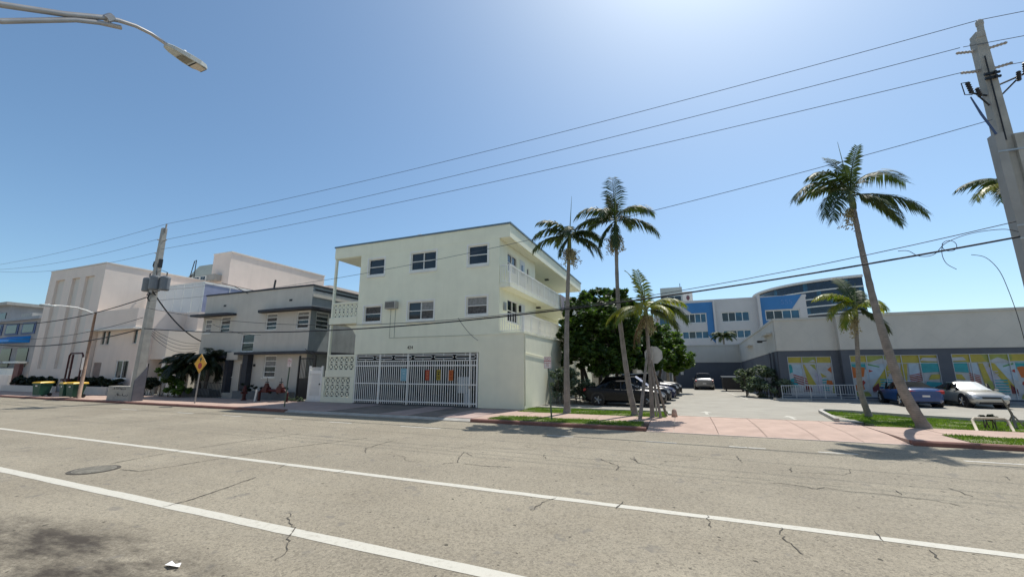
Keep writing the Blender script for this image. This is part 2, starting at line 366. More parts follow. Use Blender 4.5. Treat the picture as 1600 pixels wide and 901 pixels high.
def crack(b, pts, w, jit):
    q = []
    for (x0, y0), (x1, y1) in zip(pts[:-1], pts[1:]):
        n = max(2, int(math.hypot(x1 - x0, y1 - y0) / .07))
        for i in range(n): f = i / n; q.append((x0 + (x1 - x0) * f + rnd.uniform(-jit, jit), y0 + (y1 - y0) * f + rnd.uniform(-jit, jit)))
    q.append(pts[-1]); prev = None
    for i, (x, y) in enumerate(q):
        j = min(i, len(q) - 2); dx = q[j + 1][0] - q[j][0]; dy = q[j + 1][1] - q[j][1]; l = math.hypot(dx, dy) or 1
        ww = w * rnd.uniform(.35, 1.25) * (.25 if i in (0, len(q) - 1) else 1)
        a = (x - dy / l * ww, y + dx / l * ww, RZ + .0075); c = (x + dy / l * ww, y - dx / l * ww, RZ + .0075)
        if prev: b.face([prev[0], a, c, prev[1]])
        prev = (a, c)
for i, l in enumerate(CR): crack(b, l, .014 if i in (8, 9, 10) else .009 if l[0][1] < 8 else .011, .012 if i in (8, 9, 10) else .028)
for i in range(9):
    x = rnd.uniform(-22, 12); y = rnd.uniform(8, 13.2); a = rnd.uniform(0, 6.3); l = [(x, y)]
    for k in range(rnd.randint(2, 6)):
        a += rnd.uniform(-1, 1); x += math.cos(a) * rnd.uniform(.2, .7); y += math.sin(a) * rnd.uniform(.1, .45); y = min(max(y, 7.6), 15); l.append((x, y))
    crack(b, l, .006, .03)
for x in (-6.9, -1.1, 2.2, 4.9): crack(b, [(x, 7.06), (x + .05, 7.44)], .012, .02)
b.build('road_cracks', M_crack, kind='stuff', loc=(0, 0, 0))
# manhole
mh = thing('manhole_cover', (-11.97, 5.37, RZ), 'round dark manhole cover between the two white lane lines', 'manhole')
b = MB(); b.lathe([(.43, 0), (.43, .010), (.36, .011)], (-11.97, 5.37, RZ), 28); b.build('rim', M_crack, mh)
b = MB(); b.lathe([(.355, .004), (.355, .014)], (-11.97, 5.37, RZ), 28)
for i in range(-3, 4):
    h = math.sqrt(max(0, .33 ** 2 - (i * .095) ** 2)); b.box(-11.97 + i * .095 - .02, -11.97 + i * .095 + .02, 5.37 - h, 5.37 + h, RZ + .0145, RZ + .02)
b.build('lid', mat('cast_iron', (.21, .195, .16), .8, .3, 8), mh)
# litter
b = MB(); pr = [(-.10, -.03), (.03, -.05), (.11, .0), (.07, .04), (.01, .02), (-.08, .03)]
b.add([(x - 5.36, y + 3.25, RZ + .01 + (.028 if i % 2 else .006)) for i, (x, y) in enumerate(pr)] + [(-5.34, 3.25, RZ + .03)], [(i, (i + 1) % 6, 6) for i in range(6)])
b.build('paper_scrap', mat('paper_white', (.8, .79, .77), .8, .05, 8), label='crumpled white paper scrap lying on the road by the oil stain', cat='litter')

# far pavement: slabs and kerb stones as pieces of the setting
pv = thing('pavement', (0, 17.5, 0), None, None); pv['kind'] = 'structure'
rnd = random.Random(9)
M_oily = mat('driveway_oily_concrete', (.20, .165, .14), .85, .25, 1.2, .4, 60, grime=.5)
def slab(par, x0, x1, y0, y1, z1, mt, name='paving_slab', z0=-.2):
    e = .008; b = MB(); j = rnd.uniform(-.004, .004)
    b.add([(x0 + e, y0 + e, z0), (x1 - e, y0 + e, z0), (x1 - e, y1 - e, z0), (x0 + e, y1 - e, z0), (x0 + e, y0 + e, z1 + j), (x1 - e, y0 + e, z1 + j), (x1 - e, y1 - e, z1 + j), (x0 + e, y1 - e, z1 + j)],
          [(0, 3, 2, 1), (4, 5, 6, 7), (0, 1, 5, 4), (1, 2, 6, 5), (2, 3, 7, 6), (3, 0, 4, 7)])
    return b.build(name, mt, par)
x = -66
while x < -8.3:
    w = 1.6 if x > -30 else 3.2
    mt = M_pinkc2 if x > -24 else M_pinkc
    for (y0, y1) in ((16.02, 17.6), (17.6, 19.1), (19.1, 20.36)):
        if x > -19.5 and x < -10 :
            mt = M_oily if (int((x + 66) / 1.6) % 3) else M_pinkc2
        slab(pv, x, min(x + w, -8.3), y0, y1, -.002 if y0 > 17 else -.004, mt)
    x += w
x = -8.3
while x < -1.3: slab(pv, x, min(x + 1.6, -1.3), 17.4, 19.4, -.002, M_pinkc); x += 1.6
slab(pv, -8.3, -7.6, 16.02, 17.4, -.004, M_pinkc); slab(pv, -8.3, -7.65, 19.4, 20.36, -.004, M_pinkc)
x = 6.0
while x < 40: slab(pv, x, x + 1.6, 17.55, 19.3, -.002, M_pinkc); x += 1.6
slab(pv, 6.0, 7.4, 16.02, 17.55, -.006, M_pinkc)
# driveway apron, sloping to the gutter
ap = MB()
xs = [-1.3, -.4, 1, 2.4, 3.8, 4.9, 6.0]
ys = [(15.83, -.118), (16.4, -.085), (17.4, -.03), (19.4, -.006), (20.4, -.003)]
for i in range(len(xs) - 1):
    ap.k = 0
    for j in range(len(ys) - 1):
        e = .008
        ap.add([(xs[i] + e, ys[j][0] + (e if j in (1, 3) else 0), ys[j][1]), (xs[i + 1] - e, ys[j][0] + (e if j in (1, 3) else 0), ys[j][1]), (xs[i + 1] - e, ys[j + 1][0], ys[j + 1][1]), (xs[i] + e, ys[j + 1][0], ys[j + 1][1])], [(0, 1, 2, 3)])
ap.build('driveway_apron', M_pinkc, kind='structure', loc=(0, 0, 0))
b = MB(); b.box(-1.3, 6.0, 15.84, 20.5, -.29, -.125); b.build('apron_bed', M_concrete, pv)
b = MB(); b.box(-1.3, 6.0, 15.78, 15.829, -.2, -.112); b.build('gutter_edge', mat('gutter_edge_pale', (.55, .47, .42), .85, .1, 4), pv)
# apron at the garage drive
def kerb(x0, x1, mt, name='kerb_stone'):
    n = max(1, round((x1 - x0) / 3.0)); w = (x1 - x0) / n
    for i in range(n):
        a = x0 + i * w; c = a + w; b = MB()
        b.prism([(15.80, -.2), (15.995, -.2), (15.995, .004), (15.84, .004), (15.80, -.03)], 'x', a + .006, c - .006); b.build(name, mt, pv)
kerb(-66, -19, M_redkerb); kerb(-8.3, -1.3, M_redkerb); kerb(6.0, 42, M_redkerb)
b = MB(); b.prism([(15.80, -.2), (16.01, -.2), (16.01, -.02), (15.80, -.10)], 'x', -19, -8.3); b.build('dropped_kerb', M_concrete, pv)
# grass verges (soil beds + blades)
beds = [(-7.6, -1.5, 16.0, 17.39), (-7.55, -.75, 19.41, 21.6), (7.42, 40, 16.0, 17.54), (6.4, 40, 19.31, 21.5)]
for x0, x1, y0, y1 in beds:
    b = MB(); b.box(x0, x1, y0, y1, -.2, .002); b.build('turf_bed', M_soil, kind='structure', loc=(0, 0, 0))
isl = [(6.3, 21.5), (40, 21.5), (40, 22.2), (11, 22.4), (9, 23.2), (7.3, 24.6), (6.35, 24.9), (6.15, 24.3)]
b = MB(); b.prism(isl, 'z', -.2, .003); b.build('turf_island', M_soil, kind='structure', loc=(0, 0, 0))
def inpoly(x, y, P):
    r = False
    for (x0, y0), (x1, y1) in zip(P, P[1:] + P[:1]):
        if (y0 > y) != (y1 > y) and x < (x1 - x0) * (y - y0) / (y1 - y0) + x0: r = not r
    return r
rnd = random.Random(3); gb = MB()
def blade(x, y, z, h):
    a = rnd.uniform(0, 6.28); c = math.cos(a) * .012; s = math.sin(a) * .012; lx = rnd.uniform(-.04, .04); ly = rnd.uniform(-.04, .04)
    gb.add([(x - c, y - s, z), (x + c, y + s, z), (x + lx, y + ly, z + h)], [(0, 1, 2)])
areas = [(x0, x1 if x1 < 20 else 16, y0, y1, None) for x0, x1, y0, y1 in beds] + [(6.2, 16, 21.5, 24.9, isl)]
for x0, x1, y0, y1, P in areas:
    for k in range(int((x1 - x0) * (y1 - y0) * 750)):
        x = rnd.uniform(x0, x1); y = rnd.uniform(y0, y1)
        if P and not inpoly(x, y, P): continue
        q = math.sin(x * 2.1 + y) * math.sin(y * 3.3 - x * .7)
        if q < -.55 and rnd.random() < .75: continue
        blade(x, y, 0, rnd.uniform(.03, .075) * (1 + .35 * q))
gb.build('grass', M_grassb, kind='stuff', loc=(0, 0, 0), label='short green lawn grass on the verges', cat='grass')
# kerbs of the car park island and planting strip
def kerbline(name, pts, w, h, mt, par=None, z0=-.15):
    for (x0, y0), (x1, y1) in zip(pts[:-1], pts[1:]):
        d = V((x1 - x0, y1 - y0, 0)); l = d.length; d.normalize(); n = V((-d.y, d.x, 0)) * w / 2; a = V((x0, y0, 0)); c = a + d * (l - .01)
        b = MB(); b.add([q + V((0, 0, z)) for z in (z0, h) for q in (a - n, c - n, c + n, a + n)], [(0, 3, 2, 1), (4, 5, 6, 7), (0, 1, 5, 4), (1, 2, 6, 5), (2, 3, 7, 6), (3, 0, 4, 7)])
        b.build(name, mt, pv)
kerbline('island_kerb', [(5.55, 20.45), (5.75, 22.2), (6.0, 24.3), (6.3, 25.0), (7.35, 24.72), (9.05, 23.32), (11.05, 22.5), (18, 22.32), (26, 22.25), (34, 22.25)], .16, .13, M_kerb)
kerbline('lawn_kerb', [(-7.4, 21.7), (-5, 21.7), (-2.6, 21.7), (-.7, 21.7), (-.62, 20.5)], .14, .07, M_kerb)
b = MB(); b.lathe([(.13, 0), (.105, .20), (.09, .30), (.04, .35)], (-.42, 19.9, -.02), 10)
b.build('stub_post', M_pinkc, smooth=True, label='stubby pink concrete post at the driveway corner by the lawn', cat='post')
# car park markings
sheet('lot_surface', -7.5, 80, 20.42, 52, .0, M_lot)
def arrow(x, y, s, name):
    b = MB(); z = .005
    b.face([(x - .08 * s, y - 1.0 * s, z), (x + .08 * s, y - 1.0 * s, z), (x + .08 * s, y + .1 * s, z), (x - .08 * s, y + .1 * s, z)])
    b.face([(x - .35 * s, y + .1 * s, z), (x + .35 * s, y + .1 * s, z), (x, y + .9 * s, z)]); return b.build(name, M_paint, kind='structure', loc=(0, 0, 0))
arrow(.95, 22.2, .8, 'lane_arrow'); arrow(4.2, 21.4, .8, 'lane_arrow')
b = MB(); b.face([(-.2, 20.52, .004), (2.9, 20.52, .004), (2.9, 20.66, .004), (-.2, 20.66, .004)]); b.build('stop_bar', M_paint, kind='structure', loc=(0, 0, 0))
b = MB(); b.face([(3.6, 43.5, .005), (3.72, 43.5, .005), (4.15, 33, .005), (4.03, 33, .005)]); b.build('bay_line', M_paint, kind='structure', loc=(0, 0, 0))
for i in range(6):
    y = 23.4 + i * 2.75; b = MB(); b.face([(-5.6, y, .005), (-.9, y, .005), (-.9, y + .1, .005), (-5.6, y + .1, .005)]); b.build('bay_line', M_paint2, kind='structure', loc=(0, 0, 0))
for i in range(4):
    x = 9.2 + i * 2.75; b = MB(); b.face([(x, 28.2, .005), (x + .1, 28.2, .005), (x + .1, 33, .005), (x, 33, .005)]); b.build('bay_line', M_paint2, kind='structure', loc=(0, 0, 0))
# ------------------------------------------------------------------ pale green apartment building
YF = 20.4; X1 = (1, 0, 0); NY = (0, 1, 0); Y1 = (0, 1, 0); NX = (-1, 0, 0)
ap = thing('apartment_building', (-14, 29, 0), 'pale green three-storey apartment block with side balconies and gated ground-floor garage', 'building')
BX0, BX1, PX1, BYE = -19.0, -9.05, -7.6, 38.0
fo = (BX0, YF, 0); W_ = BX1 - BX0
up3 = [(.67, 1.93, 7.97, 9.02), (3.96, 5.78, 7.98, 9.10), (7.96, 9.22, 7.96, 9.09)]
up2 = [(.57, 1.87, 4.95, 5.95), (3.90, 5.73, 4.93, 6.03), (7.91, 9.22, 5.05, 6.08)]
m = MB()
wall(m, fo, X1, NY, W_, 10.1, [(.12, 8.74, 0, 2.95)] + up3 + up2, .14)
# pod front (right of garage, one storey)
wall(m, (BX1, YF, 0), X1, NY, PX1 - BX1, 3.9)
m.face([(BX0, YF, 0), (BX0, BYE, 0), (BX0, BYE, 10.1), (BX0, YF, 10.1)]); m.face([(BX0, BYE, 0), (PX1, BYE, 0), (PX1, BYE, 3.9), (BX0, BYE, 3.9)]); m.face([(BX0, BYE, 3.9), (-10.6, BYE, 3.9), (-10.6, BYE, 10.1), (BX0, BYE, 10.1)])
m.build('wall', M_green, ap)
def fw(l, **k): return window(ap, fo, X1, NY, *l, trim=.09, fw=.055, depth=.1, trimmat=M_greentrim, **k)
CB = {(0, 0): M_curt, (0, 1): M_blind}
fw(up3[0], cols=1, rows=2); fw(up3[1], cols=2, rows=2); fw(up3[2], cols=1, rows=2)
fw(up2[0], cols=1, rows=2, blind={(0, 1): M_curt}); fw(up2[1], cols=2, rows=2, blind={(1, 1): M_blind, (1, 0): M_curt, (0, 0): M_glass}); fw(up2[2], cols=1, rows=2, blind={(0, 0): M_curt, (0, 1): M_blind})
# right-hand side walls: pod wall, projecting flat, recessed gallery wall
m = MB(); wall(m, (PX1, YF, 0), Y1, NX, BYE - YF, 3.9); m.build('side_wall', M_green, ap)
s3 = [(1.2, 2.75, 7.75, 8.85), (4.55, 5.0, 7.6, 8.7)]; s2 = [(1.2, 2.9, 4.75, 6.05)]
m = MB(); wall(m, (BX1, YF, 3.9), Y1, NX, 6.2, 5.45, [(a, b, c - 3.9, d - 3.9) for a, b, c, d in s3 + s2], .12)
m.face([(BX1, YF + 6.2, 3.9), (-10.6, YF + 6.2, 3.9), (-10.6, YF + 6.2, 9.35), (BX1, YF + 6.2, 9.35)])
dr = [(3.0 + 5.0 * i, 3.95 + 5.0 * i, 0, 2.1) for i in range(2)] + [(5 + 5 * i, 6.2 + 5 * i, .9, 2.1) for i in range(2)]
wall(m, (-10.6, YF + 6.2, 3.9), Y1, NX, BYE - YF - 6.2, 5.45, [(a, b, c + f, d + f) for a, b, c, d in dr for f in (.02, 2.85)], .12)
m.build('gallery_wall', M_green, ap)
so = (BX1, YF, 0); go = (-10.6, YF + 6.2, 3.9)
window(ap, so, Y1, NX, *s3[0], cols=2, rows=2); window(ap, so, Y1, NX, *s3[1], cols=1, rows=2); window(ap, so, Y1, NX, *s2[0], cols=2, rows=2)
M_door = mat('white_door', (.62, .64, .62), .6, .06, 3)
for a, b, c, d in dr:
    for f in (.02, 2.85):
        if c == 0:
            q = MB(); obx(q, go, Y1, NX, a + .01, b - .01, c + f + .01, d + f - .01, .05, .1); q.build('flat_door', M_door, ap)
        else: window(ap, go, Y1, NX, a, b, c + f, d + f, cols=1, rows=2)
q = MB(); obx(q, so, Y1, NX, 3.2, 4.05, 6.80, 8.9, -.03, -.001); dd = q.build('flat_door', M_door, ap)
q = MB(); obx(q, so, Y1, NX, 3.42, 3.72, 7.9, 8.6, -.045, -.031); q.build('door_light', M_glass, dd)
q = MB(); obx(q, so, Y1, NX, 3.15, 4.0, 3.95, 6.05, -.03, -.001); q.build('flat_door', M_door, ap)
# slabs, roof
def part(name, mt, boxes, par=None, **k):
    q = MB()
    for bx in boxes: q.box(*bx)
    return q.build(name, mt, par or ap, **k)
part('gallery_slab', M_greentrim, [(-10.58, -8.4, YF + .03, BYE, 6.50, 6.74)])
part('gallery_slab', M_greentrim, [(-10.58, PX1 + .03, YF - .04, BYE, 3.902, 3.99)])
rf = part('roof', M_green, [(-21.28, -8.4, YF - .012, BYE + .3, 9.36, 10.12)])
part('roof_edge', mat('roof_edge_blue_grey', (.13, .19, .24), .5, .1, 3), [(-21.33, -8.34, YF - .07, BYE + .36, 10.123, 10.22)], rf)
part('roof_soffit', M_greentrim, [(-21.2, -19.02, YF + .1, BYE, 9.33, 9.358), (-9.03, -8.5, YF + .1, BYE, 9.33, 9.358), (-10.58, -9.03, YF + 6.3, BYE, 9.33, 9.358)], rf)
for y in (27.5, 31.5): part('ceiling_lamp', M_black, [(-9.9, -9.6, y, y + .3, 9.23, 9.328)])
part('ceiling_lamp', M_black, [(-9.5, -9.2, 28, 28.3, 6.40, 6.498)])
# gallery railings: posts, rails, balusters one by one
def railing(x, y0, y1, z0, z1, step, front=None, panel=None):
    q = MB(); q.box(x - .03, x + .03, y0, y1, z1 - .06, z1); q.box(x - .025, x + .025, y0, y1, z0 + .06, z0 + .10)
    if front: q.box(front, x - .03, y0, y0 + .05, z1 - .06, z1); q.box(front, x - .03, y0, y0 + .05, z0 + .06, z0 + .10)
    r = q.build('railing', M_white, ap)
    pb = MB().box(-.035, .035, -.035, .035, z0, z1 - .061).mesh('post', M_white); bb = MB().box(-.014, .014, -.014, .014, z0 + .101, z1 - .061).mesh('baluster', M_white)
    n = int((y1 - y0) / 1.25)
    for i in range(n + 1): inst('post', pb, (x, y0 + .036 + i * (y1 - y0 - .08) / n, 0), r)
    k = int((y1 - y0) / step)
    for i in range(1, k): inst('baluster', bb, (x, y0 + i * (y1 - y0) / k, 0), r)
    if front:
        k = max(3, int((x - front) / step))
        for i in range(k): inst('baluster', bb, (front + (x - front) * (i + .3) / k, y0 + .025, 0), r)
    return r
railing(-8.46, YF + .06, BYE, 6.742, 7.80, .13, front=BX1 + .01); railing(PX1 - .05, YF + .0, BYE, 3.992, 5.02, .13, front=BX1 + .01)
# solid lower corner panel of the second-floor railing
# left stair bay
part('stair_slab', M_green, [(-21.3, BX0 - .002, YF - .03, 30, 4.92, 5.34)])
part('stair_slab', M_green, [(-21.3, BX0 - .002, YF + .02, 30, 1.56, 1.98)])
part('column', M_greentrim, [(-21.24, -21.10, YF + .03, YF + .17, 5.342, 9.34)]); part('column', M_greentrim, [(-21.26, -21.12, YF + .03, YF + .17, 1.982, 4.918)])
part('plinth', M_green, [(-21.5, BX0 - .002, YF + .0, YF + .3, 0, .30)])
part('base_wall', M_green, [(-21.5, -21.28, YF + .01, YF + .29, .302, 1.555)]); part('base_wall', M_green, [(-19.2, BX0 - .003, YF + .01, YF + .29, .302, 1.555)])
part('handrail', M_greentrim, [(-21.09, BX0 - .003, YF + .02, YF + .16, 6.24, 6.34)]); part('handrail', M_greentrim, [(-21.11, BX0 - .003, YF + .02, YF + .16, 2.84, 2.95)])
q = MB(); q.prism([(-19.02, 4.1), (-19.02, 4.918), (-20.2, 4.918), (-19.6, 4.6), (-19.3, 4.2)], 'y', YF + .3, YF + .5); q.build('stair_arch', M_greentrim, ap)
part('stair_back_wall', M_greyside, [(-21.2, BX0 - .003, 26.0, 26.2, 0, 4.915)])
def breeze(w, h):
    q = MB(); t_ = .035; dp = .06
    q.box(0, w, 0, dp, 0, t_); q.box(0, w, 0, dp, h - t_, h); q.box(0, t_, 0, dp, t_, h - t_); q.box(w - t_, w, 0, dp, t_, h - t_)
    a = .022
    for (x0, z0, x1, z1) in ((t_, t_, w - t_, h - t_), (w - t_, t_, t_, h - t_)):
        dx, dz = x1 - x0, z1 - z0; l = math.hypot(dx, dz); nx_, nz_ = -dz / l * a, dx / l * a
        q.prism([(x0 + nx_, z0 + nz_), (x0 - nx_, z0 - nz_), (x1 - nx_, z1 - nz_), (x1 + nx_, z1 + nz_)], 'y', .006, dp - .006)
    q.prism([(w / 2 + .075 * math.cos(a_ * math.pi / 4), h / 2 + .075 * math.sin(a_ * math.pi / 4)) for a_ in range(8)], 'y', .004, dp - .004)
    return q.mesh('breeze_block', M_greentrim)
for x0, x1, z0, z1, nx, nz in ((-21.08, -19.02, 5.35, 6.235, 6, 2), (-21.10, -19.02, 1.985, 2.835, 5, 2), (-21.27, -19.21, .305, 1.55, 5, 3)):
    w = (x1 - x0) / nx; h = (z1 - z0) / nz; me = breeze(w - .006, h - .006)
    for i in range(nx):
        for j in range(nz): inst('breeze_block', me, (x0 + i * w, YF + .06, z0 + j * h), ap)
# air conditioners, conduits, number
M_ac = mat('ac_casing', (.42, .40, .35), .6, .12, 6)
def ac(par, x, y, z, w, h, d, top=True):
    u = thing('air_conditioner', (x + w / 2, y, z), None, None) if par is None else None
    q = MB(); q.box(x, x + w, y - d, y, z, z + h); o = q.build('air_conditioner', M_ac, par)
    q = MB()
    for i in range(9): q.box(x + .05 + i * (w - .1) / 9, x + .05 + i * (w - .1) / 9 + .03, y - d - .012, y - d - .001, z + .05, z + h - .05)
    q.build('grille', M_black, o); return o
ac(ap, -16.6, YF - .002, 5.66, .78, .46, .32)
q = MB(); q.tube([(-16.35, YF - .02, 5.66), (-16.35, YF - .02, 3.9), (-11.5, YF - .02, 3.9), (-7.65, YF - .02, 3.93)], .016, 5); q.tube([(-16.0, YF - .02, 5.66), (-16.0, YF - .02, 3.92)], .016, 5); q.build('conduit', mat('conduit_weathered', (.42, .44, .38), .6, .1, 3), ap)
q = MB(); q.tube([(-7.57, YF + .08, 3.9), (-7.57, YF + .08, .2)], .03, 6); q.tube([(-7.57, YF + .1, 2.9), (-7.57, 24.5, 2.7), (-7.57, 30, 2.65)], .015, 5); q.build('downpipe', M_greentrim, ap)
text_mesh('424', .27, Matrix.Translation((-14.8, YF - .01, 3.29)) @ FACE, M_black, 'house_number', ap, .008)
q = MB(); obx(q, so, Y1, NX, .55, .85, 5.3, 5.75, -.09, -.001); q.build('meter_box', M_steel, ap)
q = MB(); obx(q, so, Y1, NX, 2.98, 3.1, 5.5, 5.9, -.14, -.001); q.build('wall_lamp', M_black, ap)
# garage interior
M_gar = mat('garage_shade_wall', (.055, .055, .055), .9, .2, 2)  # near-black wall colour carries the shade inside the garage
part('garage_floor', mat('garage_floor_dark', (.10, .095, .09), .8, .2, 2), [(BX0 + .1, -10.2, YF + .02, 32, -.01, .012)]); part('garage_back', M_gar, [(BX0 + .1, -10.2, 32, 32.2, 0, 3.1)])  # floor in a plain dark tone
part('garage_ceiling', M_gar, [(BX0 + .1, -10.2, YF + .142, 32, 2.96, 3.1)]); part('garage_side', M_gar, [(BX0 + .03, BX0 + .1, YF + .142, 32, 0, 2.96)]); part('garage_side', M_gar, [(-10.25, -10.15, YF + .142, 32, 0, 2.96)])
# clothes drying on the gallery rail
def cloth(name, x, y0, y1, z1, l, mt, label):
    q = MB(); n = 10
    def P(i, j):
        f = i / n; w = .05 * math.sin(i * 1.9) * j / 5
        return (x + .04 + w + .02 * j, y0 + (y1 - y0) * f + .05 * j * math.sin(f * 3), z1 - l * (.75 + .25 * math.sin(f * 2.6)) * j / 6)
    for i in range(n):
        for j in range(6): q.face([P(i, j), P(i + 1, j), P(i + 1, j + 1), P(i, j + 1)])
    q.face([(x - .05, y0, z1), (x - .05, y1, z1), P(n, 0), P(0, 0)])
    return q.build(name, mt, smooth=True, label=label, cat='cloth')
def stripes(name, a, b_, sc):
    m, t, p, o = nt(name); co = nd(t, 'TexCoord').outputs['Object']; w = nd(t, 'TexWave'); w.bands_direction = 'Y'; w.inputs['Scale'].default_value = sc; w.inputs['Distortion'].default_value = .6; t.links.new(co, w.inputs[0])
    t.links.new(mixc(t, ramp(t, w.outputs[1], .55, .7), a, b_), p.inputs[0]); p.inputs['Roughness'].default_value = .9; return m
cloth('striped_blanket', -8.42, 30.7, 33.0, 7.82, 1.75, stripes('blanket_weave', (.07, .05, .07), (.42, .40, .42), 1.3), 'dark striped blanket hung over the third-floor gallery railing of the green block')

# ------------------------------------------------------------------ garage gate
gt = thing('garage_gate', (-14.6, YF + .05, 0), 'long white barred gate closing the garage of the pale green block', 'gate')
gy = YF + .04
me = MB().box(-.04, .04, -.012, .07, .02, 2.93).mesh('post', M_white)
for x in (-18.84, -17.0, -14.95, -10.82, -10.36): inst('post', me, (x, gy, 0), gt)
for z, h in ((2.50, .05), (2.21, .07), (1.17, .06), (.16, .07)):
    q = MB()
    for a, c in zip((-18.84, -17.0, -14.95, -10.82), (-17.0, -14.95, -10.82, -10.36)): q.box(a + .041, c - .041, gy, gy + .05, z, z + h)
    q.build('rail', M_white, gt)
me = MB().box(-.021, .021, .009, .041, .05, 2.499).mesh('bar', M_white)
x = -18.70
while x < -10.4:
    if min(abs(x - k) for k in (-17.0, -14.95, -10.82)) > .06: inst('bar', me, (x, gy, 0), gt)
    x += .148
def ring(w):
    q = MB(); r = .075; t_ = .026
    pts = [(-w / 2, 2.72 + r), (w / 2, 2.72 + r), (w / 2 + r, 2.72), (w / 2, 2.72 - r), (-w / 2, 2.72 - r), (-w / 2 - r, 2.72)]
    q.tube([(x, .03, z) for x, z in pts + pts[:1]], t_, 4); q.box(-.016, .016, .02, .045, 2.72 + r, 2.93); q.box(-.016, .016, .02, .045, 2.551, 2.72 - r); return q.mesh('oval_ornament', M_white)
me = ring(1.12)
for i in range(6):
    x = -18.12 + i * 1.40; inst('oval_ornament', me, (x, gy, 0), gt)
q = MB(); q.box(-18.8, -10.4, gy + .01, gy + .05, 2.86, 2.90); q.build('rail', M_white, gt)
q = MB(); q.box(-11.55, -10.87, gy + .052, gy + .058, .75, 1.62); q.box(-11.15, -10.87, gy + .052, gy + .058, .1, .74); q.build('lock_plate', mat('gate_mesh_plate', (.40, .44, .46), .6, .1, 8), gt)
q = MB(); q.box(-10.86, -10.78, gy - .05, gy - .014, 1.0, 1.14); q.build('lock', M_steel, gt)
def poster(x, z, w, h, c, c2, label):
    r = thing('notice', (x, gy, z), label, 'notice', None)
    q = MB(); q.box(x - w / 2, x + w / 2, gy - .006, gy - .001, z - h / 2, z + h / 2); q.build('sheet', mat('notice_%g' % x, c, .7, .1, 9), r)
    q = MB()
    for k, (dz, ww, hh) in enumerate(((.28, .6, .08), (.08, .4, .14), (-.16, .7, .05), (-.3, .55, .05))): q.box(x - w * ww / 2, x + w * ww / 2, gy - .009, gy - .0065, z + dz * h - hh * h / 2, z + dz * h + hh * h / 2)
    q.build('print', mat('notice_print_%g' % x, c2, .7, .1, 9), r)
poster(-15.2, 1.72, .40, .72, (.22, .42, .50), (.35, .52, .58), 'light blue notice sheet fixed to the garage gate bars')
poster(-13.55, 1.70, .27, .58, (.42, .07, .04), (.5, .2, .09), 'red and orange notice on the garage gate, left of the black and yellow one')
poster(-12.80, 1.72, .27, .58, (.33, .25, .03), (.02, .02, .02), 'black and yellow notice on the garage gate between two orange ones')
poster(-12.0, 1.70, .29, .58, (.48, .13, .03), (.32, .05, .02), 'orange notice on the garage gate nearest its narrow door')
# white pedestrian gate and alley
wg = thing('side_gate', (-22.05, YF + .1, 0), 'white louvred pedestrian gate left of the green block\'s patterned screen wall', 'gate')
q = MB(); q.box(-22.72, -22.60, YF + .02, YF + .12, .1, 2.25); q.box(-21.64, -21.52, YF + .02, YF + .12, .1, 2.25); q.box(-22.6, -21.64, YF + .03, YF + .11, 1.75, 1.95); q.box(-22.6, -21.64, YF + .03, YF + .11, .1, .35); q.build('frame', M_white, wg)
me = MB().box(-.028, .028, .05, .08, .351, 1.749).mesh('slat', M_white)
for i in range(12): inst('slat', me, (-22.56 + i * .08, YF, 0), wg)
me = MB().add([(-.028, .05, 1.95), (.028, .05, 1.95), (.028, .08, 1.95), (-.028, .08, 1.95), (-.028, .05, 2.17), (.028, .05, 2.17), (.028, .08, 2.17), (-.028, .08, 2.17)], [(0, 3, 2, 1), (4, 5, 6, 7), (0, 1, 5, 4), (1, 2, 6, 5), (2, 3, 7, 6), (3, 0, 4, 7)]).mesh('picket', M_white)
for i in range(9): inst('picket', me, (-22.52 + i * .105, YF, 0), wg)
q = MB(); q.box(-21.72, -21.66, YF - .02, YF + .018, 1.05, 1.15); q.build('latch', M_black, wg)
q = MB(); q.box(-22.8, -21.5, YF - .02, YF + .3, -.01, .098); q.build('step', M_white2, wg)
bg_ = thing('alley_gate', (-23.6, 21.0, 0), 'black solid-lower alley gate between the grey house and the white side gate', 'gate')
q = MB(); q.box(-24.35, -24.25, 20.95, 21.05, 0, 2.95); q.box(-22.92, -22.82, 20.95, 21.05, 0, 2.95); q.box(-24.25, -22.92, 20.96, 21.04, 2.72, 2.8); q.build('frame', M_black, bg_)
q = MB(); q.box(-24.22, -22.95, 20.98, 21.02, .06, 1.45); q.build('panel', M_black, bg_)
me = MB().box(-.012, .012, 20.985 - 21, 21.015 - 21, 1.451, 2.719).mesh('bar', M_black)
for i in range(9): inst('bar', me, (-24.1 + i * .135, 21, 0), bg_)
q = MB(); q.tube([(-23.9, 21, 3.4), (-22.87, 21, 2.9)], .025, 5); q.build('stay', M_black, bg_)
q = MB(); q.box(-24.4, -21.3, 27.0, 27.2, 0, 3.1); q.build('alley_wall', mat('beige_wall', (.42, .36, .28), .9, .08, 2), label='beige wall closing the alley between grey house and green block', cat='wall')

